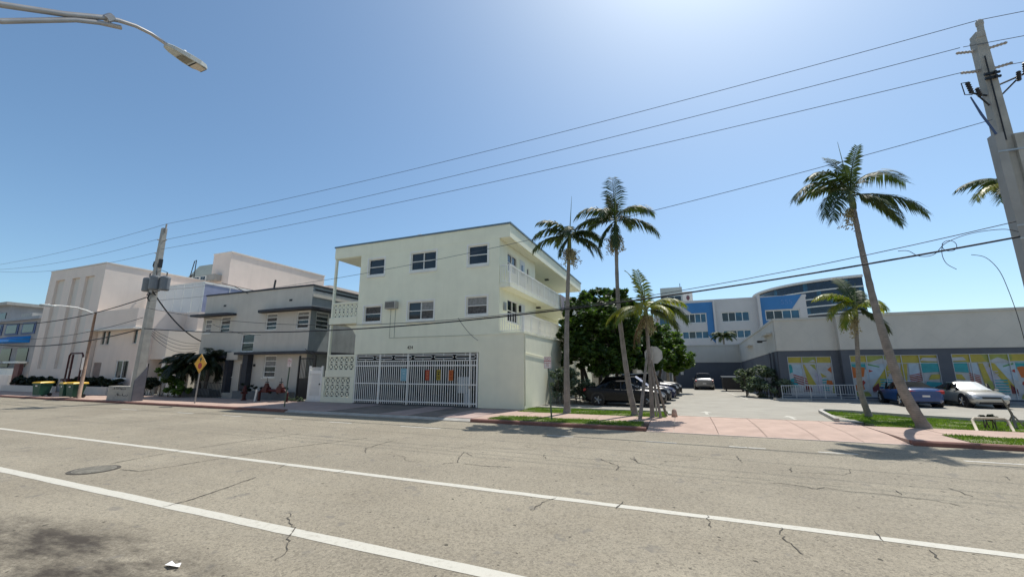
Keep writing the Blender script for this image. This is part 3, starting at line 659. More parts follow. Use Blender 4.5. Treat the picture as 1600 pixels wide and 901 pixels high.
# ------------------------------------------------------------------ grey two-storey house
GY = 21.8; GX0, GX1, GZ = -36.6, -24.6, 8.05
gh = thing('grey_house', (-30.5, 27, 0), 'grey two-storey building with dark window eyebrows and dark doorway pilasters', 'building')
g0 = (GX0, GY, 0)
H_ = [(2.15, 3.35, 4.95, 6.22), (4.93, 6.38, 3.35, 4.75), (7.42, 8.62, 4.95, 6.22), (10.62, 11.85, 4.95, 6.22), (7.75, 9.0, 1.45, 3.05), (3.35, 4.4, 1.5, 3.0), (5.2, 6.05, .35, 2.45), (-.0 + .25, 1.1, 4.95, 6.1)]
m = MB(); wall(m, g0, X1, NY, GX1 - GX0, GZ, H_, .14); m.face([(GX0, GY, 0), (GX0, 36, 0), (GX0, 36, GZ), (GX0, GY, GZ)]); m.face([(GX0, 36, 0), (GX1, 36, 0), (GX1, 36, GZ), (GX0, 36, GZ)]); m.build('wall', M_grey, gh)
S_ = [(.5, 1.75, 4.95, 6.22)]
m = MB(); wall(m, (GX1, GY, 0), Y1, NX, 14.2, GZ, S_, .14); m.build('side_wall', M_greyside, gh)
hb = {(0, 3): M_blind, (0, 2): M_curt}
for h in (H_[0], H_[2], H_[3]): window(gh, g0, X1, NY, *h, rows=4, sill=False, blind=hb, fw=.07)
window(gh, (GX1, GY, 0), Y1, NX, *S_[0], rows=4, sill=False, blind={(0, 3): M_blind}, fw=.07)
window(gh, g0, X1, NY, *H_[1], rows=2, fw=.08); window(gh, g0, X1, NY, *H_[4], rows=4, blind={(0, 3): M_blind, (0, 2): M_blind}, fw=.07); window(gh, g0, X1, NY, *H_[5], rows=3, fw=.07); window(gh, g0, X1, NY, *H_[7], rows=3, fw=.08, gm=M_blind)
q = MB(); obx(q, g0, X1, NY, 5.22, 6.03, .36, 2.44, .08, .13); d_ = q.build('door', mat('door_brown', (.045, .035, .03), .6, .2, 4), gh)
q = MB(); obx(q, g0, X1, NY, 5.5, 5.72, 1.35, 1.65, .07, .079); q.build('door_notice', mat('door_notice', (.5, .35, .3), .7), d_)
part('roof', M_concrete, [(GX0, GX1, GY + .2, 36, GZ - .3, GZ - .2)], gh)
part('roof_coping', M_dark, [(GX0 - .05, GX1 + .05, GY - .06, GY + .2, GZ + .001, GZ + .12), (GX1 - .2, GX1 + .05, GY + .201, 36, GZ + .001, GZ + .12), (GX0 - .05, GX0 + .2, GY + .201, 36, GZ + .001, GZ + .12)], gh)
part('side_band', M_grey, [(GX1 + .001, GX1 + .08, GY + .02, 35.9, 7.25, 7.45)], gh); part('side_band', M_grey, [(GX1 + .001, GX1 + .05, GY + .02, 35.9, 6.30, 6.42)], gh)
def eyebrow(poly, z0=6.26, z1=6.42):
    q = MB(); q.prism(poly, 'z', z0, z1); return q.build('eyebrow', M_dark, gh)
eyebrow([(-37.1, 21.79), (-37.1, 21.0), (-35, 20.95), (-32.9, 21.1), (-32.6, 21.5), (-32.6, 21.79)])
eyebrow([(-29.7, 21.79), (-29.7, 21.5), (-29.3, 21.15), (-27.5, 21.05), (-24.6, 21.05), (-23.9, 21.2), (-23.75, 21.8), (-23.75, 24.2), (-24.59, 24.2), (-24.59, 21.79)])
part('canopy', M_dark, [(-31.3, -23.9, 21.1, 21.79, 3.12, 3.30)], gh); part('canopy', M_dark, [(-34.3, -32.62, 21.2, 21.79, 2.9, 3.12)], gh)
part('canopy', M_dark, [(-24.59, -23.9, 21.8, 30, 3.13, 3.28)], gh)
part('entrance_panel', M_grey, [(-32.6, -31.32, 21.45, 21.79, 2.75, 3.35)], gh)
part('pilaster', M_dark, [(-32.55, -32.2, 21.35, 21.79, .02, 2.745)], gh); part('pilaster', M_dark, [(-30.6, -30.05, 21.35, 21.79, .3, 3.115)], gh)
part('vent', M_black, [(-34.3, -34.0, GY - .02, GY - .002, 7.05, 7.2)], gh); part('vent', M_black, [(-26.9, -26.6, GY - .02, GY - .002, 7.05, 7.2)], gh)
q = MB(); q.tube([(-30.35, 23, GZ - .2), (-30.2, 23, GZ + 1.15)], .07, 6); q.build('roof_vent_pipe', M_black, gh)
q = MB(); q.tube([(-34.6, 21.6, 9.0), (-32.9, 21.5, 8.6), (-31.0, 21.4, 7.85)], .03, 5); q.tube([(-34.0, 21.55, 8.85), (-31.2, 22.5, 8.2)], .02, 5); q.build('service_mast', M_black, gh)
part('doorstep', M_concrete, [(-31.9, -30.1, 20.9, 21.34, -.01, .34)], gh)
part('door_lamp', M_black, [(-29.85, -29.75, 21.68, 21.79, 2.25, 2.42)], gh)
# planter walls, iron rail
q = MB(); q.box(-36.4, -32.7, 20.55, 20.75, -.01, .62); q.box(-36.4, -32.7, 20.76, 21.3, -.01, .5); q.box(-30.2, -24.7, 20.6, 21.2, -.01, .5)
q.build('planter_wall', mat('planter_dark_grey', (.13, .14, .145), .9, .15, 2), label='low dark grey planter walls in front of the grey house', cat='planter')
ir = thing('iron_railing', (-32.5, 20.7, 0), 'low black iron railing beside the grey house doorway', 'railing')
q = MB(); q.box(-34.1, -31.0, 20.38, 20.42, 1.05, 1.09); q.box(-34.1, -31.0, 20.38, 20.42, .12, .16); q.build('rail', M_black, ir)
me = MB().box(-.012, .012, -.012, .012, .0, 1.049).mesh('bar', M_black)
for i in range(19): inst('bar', me, (-34.05 + i * .165, 20.4, 0), ir)
# ------------------------------------------------------------------ pinkish white deco complex
pk = thing('deco_building', (-50, 28, 0), 'pinkish white deco building with tall vertical recesses and a glazed roof terrace', 'building')
TY = 20.5
m = MB()
ribs = [(1.35, 3.1, 2.1, 11.0), (4.55, 6.0, 2.1, 10.97), (7.0, 8.6, 2.1, 10.95)]
wall(m, (-60.4, TY, 0), X1, NY, 10.3, 12.0, ribs, .22)
m.face([(-60.4, TY, 0), (-60.4, 40, 0), (-60.4, 40, 12), (-60.4, TY, 12)])
m.face([(-50.1, TY, 0), (-50.1, 40, 0), (-50.1, 40, 12), (-50.1, TY, 12)]); m.face([(-60.4, TY, 11.9), (-50.1, TY, 11.9), (-50.1, 40, 11.9), (-60.4, 40, 11.9)])
m.build('tower_wall', M_pink, pk)
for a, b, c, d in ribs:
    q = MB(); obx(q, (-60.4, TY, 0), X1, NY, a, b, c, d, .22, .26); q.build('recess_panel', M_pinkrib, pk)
part('coping', M_white2, [(-60.45, -50.05, TY - .05, TY + .2, 12.001, 12.09), (-50.3, -50.02, TY + .201, 40, 12.001, 12.10)], pk)
# front two-storey wing
wh = [(.75, 1.35, 4.25, 5.5), (1.5, 2.1, 4.25, 5.5), (5.75, 6.35, 4.25, 5.5), (3.85, 5.75, 1.25, 2.85), (.3, 1.55, .3, 2.65)]
m = MB(); wall(m, (-50.05, TY + .35, 0), X1, NY, 7.05, 5.6, wh, .16); m.face([(-43, TY + .35, 0), (-43, 26, 0), (-43, 26, 7.25), (-43, TY + .35, 7.25)]); m.build('wing_wall', M_pink, pk)
part('balcony_front', M_pink, [(-50.05, -42.95, TY - .25, TY + .345, 5.62, 7.25)], pk); part('balcony_edge', M_white2, [(-50.4, -42.8, TY - .45, TY + .345, 5.45, 5.615)], pk)
part('wing_roof', M_concrete, [(-50.05, -43.02, TY + .35, 40, 6.9, 7.0)], pk)
for h in wh[:3]: window(pk, (-50.05, TY + .35, 0), X1, NY, *h, rows=1, fm=M_pinkrib, fw=.04)
window(pk, (-50.05, TY + .35, 0), X1, NY, *wh[3], cols=2, rows=1, fw=.09, gm=M_glass)
q = MB(); obx(q, (-50.05, TY + .35, 0), X1, NY, .32, 1.53, .31, 2.64, .06, .14); q.build('door', mat('brown_door', (.30, .22, .19), .7, .1, 3), pk)
part('corner_block', M_pinkrib, [(-43.4, -40.9, TY + 1.2, 26, 2.9, 5.4)], pk)
# recessed terrace wing
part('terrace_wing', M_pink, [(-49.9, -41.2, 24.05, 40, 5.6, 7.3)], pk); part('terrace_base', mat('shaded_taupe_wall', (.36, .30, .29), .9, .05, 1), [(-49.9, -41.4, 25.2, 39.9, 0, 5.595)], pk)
part('terrace_ledge', M_white2, [(-49.9, -41.1, 23.9, 24.045, 5.3, 5.6), (-41.4, -41.1, 24.05, 30, 5.3, 5.595)], pk)
# screen glazing of the terrace
m_, t, p, o_ = nt('terrace_screen')
co = nd(t, 'TexCoord').outputs['Object']; p.inputs['Base Color'].default_value = (.72, .74, .74, 1); p.inputs['Roughness'].default_value = .6
p.inputs['Alpha'].default_value = .72; M_screen = m_
for i in range(6):
    x = -49.8 + i * 1.43; part('screen_panel', M_screen, [(x, x + 1.38, 24.1, 24.13, 7.32, 10.1)], pk)
M_screen2 = mat('terrace_glass_lavender', (.30, .31, .42), .3, .12, 1.5)
for i in range(5):
    y = 24.2 + i * 2.4; part('screen_panel', M_screen2, [(-41.25, -41.22, y, y + 2.33, 7.32, 10.0)], pk)
q = MB(); q.box(-49.9, -41.2, 24.08, 24.16, 10.1, 10.2); q.box(-41.28, -41.18, 24.161, 36, 10.02, 10.18)
for i in range(7): q.box(-49.86 + i * 1.43, -49.81 + i * 1.43, 24.08, 24.15, 7.3, 10.1)
for i in range(6): q.box(-41.27, -41.19, 24.14 + i * 2.4, 24.19 + i * 2.4, 7.3, 10.02)
q.build('screen_frame', M_white, pk)
# rear high block with glazed penthouse
part('rear_block', M_pink, [(-50.2, -47.1, 30, 43.5, 0, 15.3)], pk); part('coping', M_white2, [(-50.25, -47.0, 29.95, 43.55, 15.302, 15.42)], pk)
part('rear_annex', M_pink, [(-50.0, -46.2, 43.8, 52, 0, 14.0)], pk)
M_olive = mat('olive_roof_panel', (.36, .38, .32), .7, .08, 2)
ph = MB(); ph.prism([(33.0, 12.3), (33.0, 14.1), (34.2, 15.9), (40, 15.9), (40, 12.3)], 'x', -60, -53.5); ph.build('penthouse', M_olive, pk)
for i in range(5):
    q = MB(); q.box(-59.8 + i * 1.28, -58.7 + i * 1.28, 32.93, 32.99, 12.75, 13.95); w_ = q.build('window', M_white, pk)
    for k in range(2):
        for l in range(2):
            q = MB(); q.box(-59.72 + i * 1.28 + k * .48, -59.30 + i * 1.28 + k * .48, 32.91, 32.925, 12.82 + l * .55, 13.32 + l * .55); q.build('pane', M_glass, w_)
q = MB(); q.tube([(-52.5, 29, 12), (-51.2, 28.6, 14.3), (-50.9, 28.6, 14.4), (-50.9, 28.6, 12)], .05, 5); q.tube([(-52.9, 29, 12), (-52, 29, 12.8), (-50.9, 28.6, 12.6)], .07, 5); q.build('roof_ladder', M_black, pk)
part('roof_box', M_concrete, [(-49.6, -48.3, 29.2, 29.95, 12, 12.7)], pk)
# entrance garden wall, stair and signs in front of the terrace wing
q = MB(); q.prism([(22.0, 0), (22.0, 2.55), (25.2, 4.6), (25.2, 0)], 'x', -41.6, -41.35); q.build('stair_flank', M_white2, pk)
q = MB(); q.box(-40.6, -37.2, 21.4, 21.65, -.01, 3.1); q.box(-43.4, -40.61, 21.0, 21.2, -.01, .55); gw = q.build('garden_wall', M_white2, label='pale entrance garden wall between the deco building and the palms', cat='wall')
q = MB(); q.box(-39.9, -39.0, 21.33, 21.39, 1.8, 2.65); q.build('wall_plaque', mat('plaque_beige', (.50, .42, .38), .7, .15, 6), gw)
q = MB(); q.box(-50.2, -43.6, 19.35, 19.6, -.01, .62); q.build('hedge_kerb_wall', M_pinkrib, label='low white wall holding the hedge under the deco wing window', cat='wall')
q = MB(); q.box(-62, -52.2, 19.35, 19.6, -.01, .55); q.build('hedge_kerb_wall', M_pinkrib, label='low white wall holding the hedge under the tall vertical recesses', cat='wall')

# ------------------------------------------------------------------ far left: corner houses across the side street
fl = thing('corner_shop_house', (-89, 34, 0), 'small far house with a bright blue awning at the left edge', 'building')
part('wall', mat('far_taupe', (.36, .33, .31), .9, .1, 1), [(-98, -82.5, 28, 42, 0, 9.0)], fl)
part('roof', mat('far_grey_roof', (.30, .31, .33), .6, .1, 1), [(-99, -82, 27.6, 42, 9.0, 9.4)], fl)
q = MB(); q.prism([(26.0, 5.75), (26.0, 6.1), (27.99, 6.7), (27.99, 5.75)], 'x', -91.5, -84.3); q.build('awning', mat('awning_blue', (.01, .22, .62), .5, .05, 2), fl)
for i in range(3): part('window', mat('far_blue_frame', (.06, .09, .20), .5, .1, 2), [(-97.3 + i * 5, -93.4 + i * 5, 27.9, 27.995, 7.0, 8.6)], fl); part('pane', M_glass, [(-96.9 + i * 5, -93.8 + i * 5, 27.86, 27.895, 7.2, 8.4)], fl)
for i in range(3): part('window', M_glass, [(-97 + i * 5, -94 + i * 5, 27.9, 27.99, 2.4, 5.0)], fl)
for i in range(3): part('balcony', M_white2, [(-97.4 + i * 5, -93.4 + i * 5, 26.9, 27.895, 2.9, 3.15)], fl)
part('roof_tank', M_concrete, [(-95, -91.5, 30, 33, 9.4, 10.6)], fl)
q = MB(); q.box(-92, -80.2, 25.9, 26.2, 0, 2.1); q.box(-92, -80.2, 25.85, 26.25, 2.101, 2.2); q.build('boundary_wall', M_white2, label='white boundary wall at the far left beyond the side street', cat='wall')
q = MB(); q.box(-65.8, -62.6, 19.9, 20.2, 0, 1.5); q.build('low_side_wall', M_white2, label='pale low wall left of the tall deco tower', cat='wall')
part_ = MB(); part_.box(-62.3, -61.2, 20.0, 20.3, 0, 2.6); part_.build('brown_door_panel', mat('rust_panel', (.16, .07, .06), .7, .2, 3), label='narrow rust-brown door panel beside the deco tower base', cat='door')
fb = thing('far_block', (-128, 45, 0), 'hazy grey block rising far behind the blue awning house', 'building')
part('wall', mat('far_grey', (.33, .33, .34), .9, .12, .5), [(-135, -112, 34, 60, 0, 13.5)], fb); part('roof', M_concrete, [(-136, -111, 33, 60, 13.5, 14)], fb)
for i in range(5):
    for j in range(3): part('window', M_glass, [(-133.5 + i * 4.4, -131 + i * 4.4, 33.9, 33.99, 2.5 + j * 3.8, 4.6 + j * 3.8)], fb)

# white block behind the green apartments, seen through the stair bay
wt = thing('white_tower', (-31, 52, 0), 'white tower block seen through the top stair opening of the green apartments', 'building')
part('wall', M_white2, [(-41.5, -33.6, 47, 58, 0, 21)], wt); part('pier', M_white, [(-33.6, -33.0, 46.8, 58, 0, 21)], wt)
part('wall_lamp', M_black, [(-38.5, -37.6, 46.7, 46.99, 17.4, 17.7)], wt); part('wall_lamp', M_black, [(-39.4, -39.1, 46.6, 46.99, 12.6, 12.9)], wt)
q = MB(); q.tube([(-43.5, 47, 10), (-42, 47, 12.2), (-41.6, 47, 11)], .09, 5); q.build('roof_stay', M_white2, wt)

# ------------------------------------------------------------------ mural building
m_, t, p, o_ = nt('scored_stucco')
co = nd(t, 'TexCoord').outputs['Object']; sp = nd(t, 'SeparateXYZ'); t.links.new(co, sp.inputs[0])
def diag(sgn):
    a = nd(t, 'Math', operation='ADD' if sgn > 0 else 'SUBTRACT'); t.links.new(sp.outputs[0], a.inputs[0]); t.links.new(sp.outputs[2], a.inputs[1])
    b = nd(t, 'Math', operation='PINGPONG', i1=.62); t.links.new(a.outputs[0], b.inputs[0]); return ramp(t, b.outputs[0], 0, .035, 1, 0)
g_ = nd(t, 'Math', operation='MAXIMUM'); t.links.new(diag(1), g_.inputs[0]); t.links.new(diag(-1), g_.inputs[1])
col = mixc(t, ramp(t, noise(t, co, .7, 4), .35, .65), (.54, .51, .455), (.60, .565, .505)); col = mixc(t, ramp(t, noise(t, co, 1.6, 5, .6, (1.5, 1.5, .12)), .55, .85, 0, .3), col, (.36, .36, .35))
col = mixc(t, ramp(t, g_.outputs[0], 0, 1, 0, .16), col, (.36, .365, .36)); t.links.new(col, p.inputs[0]); p.inputs['Roughness'].default_value = .9
bn = bumpn(t, p, g_.outputs[0], .4, .012); bn.invert = True
M_scored = m_
M_mlite = mat('wall_light_grey', (.54, .52, .47), .88, .05, .8, .3, 50, streak=.2)
M_mdark = mat('wall_dark_slate', (.105, .115, .135), .85, .10, .8, .3, 50, streak=.2, grime=.15)
mu = thing('mural_building', (18, 42, 0), 'long grey single-storey building with colourful mural windows beyond the car park', 'building')
MY = 35.0; MX0 = 6.55; MZ = 5.52; MB_ = 3.34
hm = [(.55, 3.15, .25, 2.92)]
m = MB(); wall(m, (MX0, MY, 0), X1, NY, 3.6, MB_, hm, .2); m.build('lower_wall', M_mdark, mu)
part('upper_wall', M_scored, [(MX0, 10.15, MY - .05, MY + .25, MB_, MZ)], mu); part('parapet_cap', M_mlite, [(MX0 - .06, 10.15, MY - .12, MY + .3, MZ + .001, MZ + .16)], mu)
hp = [(.45, 5.0, .25, 2.96), (5.65, 9.15, .25, 2.98), (9.9, 14.0, .25, 2.98), (14.8, 19, .25, 2.98)]
m = MB(); wall(m, (10.15, MY - .45, 0), X1, NY, 40, MB_, hp, .2); m.face([(10.15, MY - .45, 0), (10.15, MY, 0), (10.15, MY, MB_), (10.15, MY - .45, MB_)]); m.build('lower_wall', M_mdark, mu)
part('upper_wall', M_scored, [(10.15, 50.15, MY - .5, MY + .25, MB_, MZ + .06)], mu); part('parapet_cap', M_mlite, [(10.1, 50.2, MY - .58, MY + .3, MZ + .061, MZ + .22)], mu)
# flank and rear wing round the car park (parapet steps down towards the rear)
def flank(z0a, z1a, z0b, z1b, mt, name, d=0):
    q = MB(); xa, ya, xb, yb = MX0 + d, MY + .26, 6.15 + d, 52.0
    q.add([(xa, ya, z0a), (xb, yb, z0b), (xb + .5, yb, z0b), (xa + .5, ya, z0a), (xa, ya, z1a), (xb, yb, z1b), (xb + .5, yb, z1b), (xa + .5, ya, z1a)], [(0, 3, 2, 1), (4, 5, 6, 7), (0, 1, 5, 4), (1, 2, 6, 5), (2, 3, 7, 6), (3, 0, 4, 7)]); return q.build(name, mt, mu)
flank(0, MB_ - .002, 0, 2.82, M_mdark, 'flank_lower_wall'); flank(MB_, MZ, 2.822, 4.68, M_mlite, 'flank_upper_wall', -.03); flank(MZ + .001, MZ + .16, 4.682, 4.82, M_mlite, 'parapet_cap', -.09)
part('rear_lower_wall', M_mdark, [(-3.5, 6.14, 52, 52.4, 0, 2.82)], mu); part('rear_upper_wall', M_mlite, [(-3.5, 6.14, 51.95, 52.4, 2.822, 4.68)], mu); part('parapet_cap', M_mlite, [(-3.6, 6.05, 51.88, 52.5, 4.681, 4.81)], mu)
part('roof', M_concrete, [(7.1, 50, 35.3, 60, 4.4, 4.5)], mu)
part('pipe', M_mdark, [(6.42, 6.54, 36.2, 36.4, 0, 3.3)], mu); part('pipe', M_mdark, [(6.42, 6.54, 37.4, 37.6, 0, 3.3)], mu)
q = MB(); q.box(6.15, 6.5, 35.9, 38.6, 4.62, 4.75); q.build('light_bar', M_mlite, mu)
q = MB(); q.box(5.95, 6.5, 44.0, 46.5, 4.2, 4.3); q.build('light_bar', M_mlite, mu)
q = MB(); q.tube([(6.5, 38, 4.3), (6.1, 38, 4.25)], .04, 5); q.box(5.8, 6.15, 37.85, 38.15, 4.12, 4.28); q.build('security_camera', M_black, mu)
part('wall_sign', M_sign_w, [(-.1, .22, 51.92, 51.99, 1.45, 1.95)], mu); part('wall_sign', M_sign_w, [(2.0, 2.7, 51.92, 51.99, 1.3, 1.55)], mu)
# mural windows
MC = {k: mat('mural_' + k, c, .5, .12, 3) for k, c in dict(yellow=(.42, .35, .06), lime=(.30, .33, .08), white=(.44, .45, .46), teal=(.03, .30, .33), orange=(.50, .13, .025), red=(.36, .05, .035), lilac=(.42, .40, .48), green=(.12, .30, .12), maroon=(.16, .03, .035), sky=(.40, .50, .58)).items()}
MK = list(MC)
def mural(x0, y, x1, z0, z1, cols, shapes, flip=False):
    w = x1 - x0; h = z1 - z0
    q = MB(); q.box(x0, x1, y + .1, y + .14, z0, z1); base = q.build('mural_window', MC['white'], mu)
    q = MB()
    def clip(poly):
        for ax, lim, s in ((0, 0, 1), (0, 1, -1), (1, 0, 1), (1, 1, -1)):
            out = []
            for a, b in zip(poly, poly[1:] + poly[:1]):
                ia = (a[ax] - lim) * s >= 0; ib = (b[ax] - lim) * s >= 0
                if ia: out.append(a)
                if ia != ib:
                    f = (lim - a[ax]) / (b[ax] - a[ax]); out.append((a[0] + (b[0] - a[0]) * f, a[1] + (b[1] - a[1]) * f))
            poly = out
            if not poly: return poly
        return poly
    for i, (c, pl) in enumerate(shapes):
        q.k = MK.index(c); pl = clip([((1 - u) if flip else u, v) for u, v in pl])
        if len(pl) > 2: q.face([(x0 + u * w, y + .098 - i * .0012, z0 + v * h) for u, v in pl])
    q.build('mural_print', [MC[k] for k in MK], base)
    q = MB(); f = .035; yy = y + .02
    q.box(x0, x1, yy, yy + .04, z1 - f, z1); q.box(x0, x1, yy, yy + .04, z0, z0 + f); q.box(x0, x0 + f, yy, yy + .04, z0 + f, z1 - f); q.box(x1 - f, x1, yy, yy + .04, z0 + f, z1 - f)
    zt = z0 + h * .80; q.box(x0 + f, x1 - f, yy + .005, yy + .035, zt - f / 2, zt + f / 2); q.box(x0 + f, x1 - f, yy + .005, yy + .035, z0 + h * .12, z0 + h * .12 + f * .8)
    for i in range(1, cols):
        x = x0 + w * i / cols; q.box(x - f / 2, x + f / 2, yy + .006, yy + .034, z0 + f, z1 - f)
    q.build('mullion', M_rail, base)
def bars(c, u0, u1, v0, n, dv, th, sk=0.): return [(c, [(u0, v0 + i * dv), (u1, v0 + i * dv + sk), (u1, v0 + i * dv + sk + th), (u0, v0 + i * dv + th)]) for i in range(n)]
big = [('yellow', [(0, .84), (1, .80), (1, 1), (0, 1)]), ('lime', [(.2, .86), (.52, .80), (.60, 1), (.2, 1)]), ('white', [(.22, .82), (.38, .92), (.5, .84), (.5, .8)]), ('teal', [(0, .62), (.18, .66), (.18, .82), (0, .82)]),
       ('orange', [(0, .44), (.14, .48), (.17, .70), (.10, .72), (.05, .70), (0, .74)]), ('sky', [(.18, .4), (.4, .5), (.42, .8), (.18, .8)]), ('green', [(.20, .76), (.34, .70), (.34, .73), (.20, .80)]), ('red', [(.20, .66), (.26, .62), (.20, .58)]),
       ('orange', [(.02, .14), (.13, .18), (.12, .3), (.02, .28)]), ('red', [(.10, .24), (.15, .34), (.13, .40), (.08, .34)]), ('lime', [(0, 0), (.2, .02), (.16, .14), (0, .12)]), ('yellow', [(.22, .22), (.30, .22), (.52, .72), (.50, .84), (.44, .78)]),
       ('maroon', [(.22, .1), (.3, .12), (.30, .34), (.22, .22)]), ('lilac', [(.42, .3), (.56, .3), (.58, .7), (.5, .66)])] + bars('teal', .32, .5, .10, 6, .06, .03) + bars('lilac', .42, .58, .42, 4, .06, .02) + \
      [('yellow', [(.52, .3), (.62, .28), (.66, .85), (.6, .85)]), ('lime', [(.5, .1), (.62, .12), (.58, .4), (.52, .4)]), ('sky', [(.66, .5), (.78, .5), (.78, .8), (.67, .8)])] + bars('red', .66, .80, .34, 5, .04, .018, .06) + \
      [('teal', [(.80, .58), (1, .60), (1, .82), (.80, .82)]), ('yellow', [(.86, .42), (.98, .44), (1, .55), (.9, .54)]), ('teal', [(.80, .26), (1, .26), (1, .36), (.84, .38)]), ('white', [(.8, .86), (1, .84), (1, .92), (.84, .93)]), ('lime', [(.8, 0), (1, 0), (1, .2), (.86, .16)])]
sm = [('yellow', [(0, .84), (1, .84), (1, 1), (0, 1)]), ('lime', [(.38, .84), (.62, .86), (.68, 1), (.36, 1)]), ('white', [(.48, .86), (.6, .92), (.66, .86)]), ('teal', [(0, .55), (.12, .6), (.08, .8), (0, .8)]), ('sky', [(.1, .5), (.32, .5), (.32, .8), (.1, .8)]), ('teal', [(0, .2), (.2, .22), (.14, .46), (0, .4)])] + bars('red', .10, .42, .34, 4, .06, .025, -.12) + \
     [('yellow', [(.35, .8), (.38, .8), (.60, .26), (.42, .28)]), ('lime', [(.50, .80), (.62, .8), (.64, .64)]), ('lilac', [(.62, .1), (.72, .1), (.74, .5), (.6, .6)]), ('orange', [(.88, .66), (.97, .74), (.97, .58)]), ('yellow', [(.72, .58), (.86, .48), (.74, .46)])] + bars('teal', .74, .88, .12, 5, .065, .035) + [('orange', [(.82, .3), (.97, .26), (.95, .38), (.84, .4)]), ('maroon', [(.3, .1), (.5, .1), (.46, .26), (.34, .24)]), ('lime', [(.92, .08), (1, .08), (1, .4)])]
mural(MX0 + .55, MY, MX0 + 3.15, .25, 2.92, 3, sm)
mural(10.6, MY - .45, 15.15, .25, 2.96, 5, big)
mural(15.8, MY - .45, 19.3, .25, 2.98, 4, big, True)
mural(20.05, MY - .45, 24.15, .25, 2.98, 4, big); mural(24.95, MY - .45, 29.15, .25, 2.98, 4, big, True)
# walkway kerb and ramp railing in front
q = MB(); q.box(6.3, 10.35, 33.2, 34.54, -.02, .14); q.box(10.351, 50, 34.02, 34.54, -.02, .14); q.box(6.3, 10.1, 34.541, 34.99, -.02, .14); q.build('walkway', mat('walk_concrete_grey', (.26, .265, .27), .9, .12, 1.5), kind='structure', loc=(0, 0, 0))
q = MB(); q.prism([(5.7, 32.6), (7.4, 32.2), (7.7, 32.6), (6.2, 33.19), (5.6, 33.1)], 'z', 0, .12); q.build('kerb_stub', M_kerb, label='short pale kerb stub at the foot of the ramp railing', cat='kerb')
hr = thing('ramp_railing', (8, 33.4, .14), 'white metal ramp railing in front of the left mural window', 'railing')
q = MB(); q.tube([(6.2, 33.35, .95), (10.3, 33.35, 1.05), (10.3, 33.35, .14)], .025, 5); q.tube([(6.2, 33.35, .42), (10.3, 33.35, .45)], .02, 5); q.tube([(6.2, 33.35, .28), (10.3, 33.35, .30)], .02, 5); q.build('rail', M_rail, hr)
me = MB().box(-.022, .022, -.022, .022, .0, .98).mesh('post', M_rail); me2 = MB().box(-.009, .009, -.009, .009, .42, 1.0).mesh('baluster', M_rail)
for i in range(6): inst('post', me, (6.22 + i * .81, 33.35, 0), hr)
for i in range(31):
    if i % 6: inst('baluster', me2, (6.22 + i * .135, 33.35, 0), hr)

# ------------------------------------------------------------------ blue and pale hospital-like block behind
bb = thing('blue_panel_building', (8, 76, 0), 'pale building with blue facade panels and ribbon windows behind the car park', 'building')
BY = 70.0
bw = [(1.3 - .3, 4.2, 9.2, 10.65), (1.3 - .7, 4.4, 6.75, 7.9), (6.35, 10.1, 9.2, 10.65), (6.35, 10.1, 6.71, 7.89), (12.2, 16.5, 9.25, 10.6), (12.2, 16.5, 6.7, 7.9)]
m = MB(); wall(m, (-1.2, BY, 0), X1, NY, 18.6, 12.4, [(a + 1.2, b + 1.2, c, d) for a, b, c, d in bw], .25); m.face([(17.4, BY, 0), (17.4, 90, 0), (17.4, 90, 12.4), (17.4, BY, 12.4)]); m.face([(-1.2, BY, 12.4), (17.4, BY, 12.4), (17.4, 90, 12.4), (-1.2, 90, 12.4)]); m.build('wall', M_bluepale, bb)
for a, b, c, d in bw: window(bb, (0, BY, 0), X1, NY, a, b, c, d, cols=4, rows=1, gm=M_glassb, fw=.09, depth=.2, sill=False, blind={(0, 0): M_glass, (1, 0): M_glass} if d > 9 else {(1, 0): M_glass})
# blue painted shapes, 8 mm proud of the wall
def bluep(poly, name='blue_panel'):
    q = MB(); q.prism(poly, 'y', BY - .05, BY - .004); return q.build(name, M_bluepaint, bb)
bluep([(.14, 12.35), (5.2, 12.35), (5.2, 10.70), (2.2, 10.70)]); bluep([(4.25, 10.7), (5.2, 10.7), (5.2, 6.0), (4.25, 7.2)])
bluep([(11.6, 12.6), (17.0, 12.75), (15.6, 10.72), (11.6, 10.72)]); bluep([(11.6, 10.72), (12.15, 10.72), (12.15, 9.1), (15.2, 9.1), (14.6, 8.7), (12.4, 8.5), (11.6, 7.0)])
part('fin', M_bluepale, [(5.22, 5.5, BY - .5, BY - .003, 0, 12.5)], bb); part('fin', M_bluepale, [(11.2, 11.55, BY - .9, BY - .003, 0, 12.9)], bb)
part('parapet', M_bluepale, [(-1.2, 17.5, BY - .02, BY + .3, 12.401, 12.75)], bb)
text_mesh('555', 1.0, Matrix.Translation((15.0, BY - .06, 11.75)) @ FACE, mat('number_blue_grey', (.10, .24, .50), .5), 'building_number', bb, .02)
# left grey stair block with roof tower
lt = thing('rear_tower', (-4, 84, 0), 'pale stair tower with a louvred top and round emblem left of the blue panels', 'building')
part('wall', M_bluepale, [(-4, 1.0, 80, 90, 0, 14.0)], lt); part('top', mat('tower_pale_green', (.42, .46, .43), .8, .06, 1), [(-2.6, 1.2, 80.3, 88, 14.0, 17.0)], lt); part('side_top', M_white2, [(1.21, 2.9, 80.4, 88, 12, 16.1)], lt)
for i in range(3): part('louvre', M_glass, [(-2.5 + i * 1.2, -1.5 + i * 1.2, 80.2, 80.29, 14.1, 15.3)], lt)
for j in range(3): part('window', M_glassb, [(-3.0, .6, 79.9, 79.99, 4 + j * 3, 5.9 + j * 3)], lt)
q = MB(); q.prism([(2.1 + .28 * math.cos(a * .524), 14.9 + .45 * math.sin(a * .524)) for a in range(12)], 'y', 80.3, 80.39); q.build('emblem', mat('emblem_maroon', (.14, .06, .07), .5), lt)
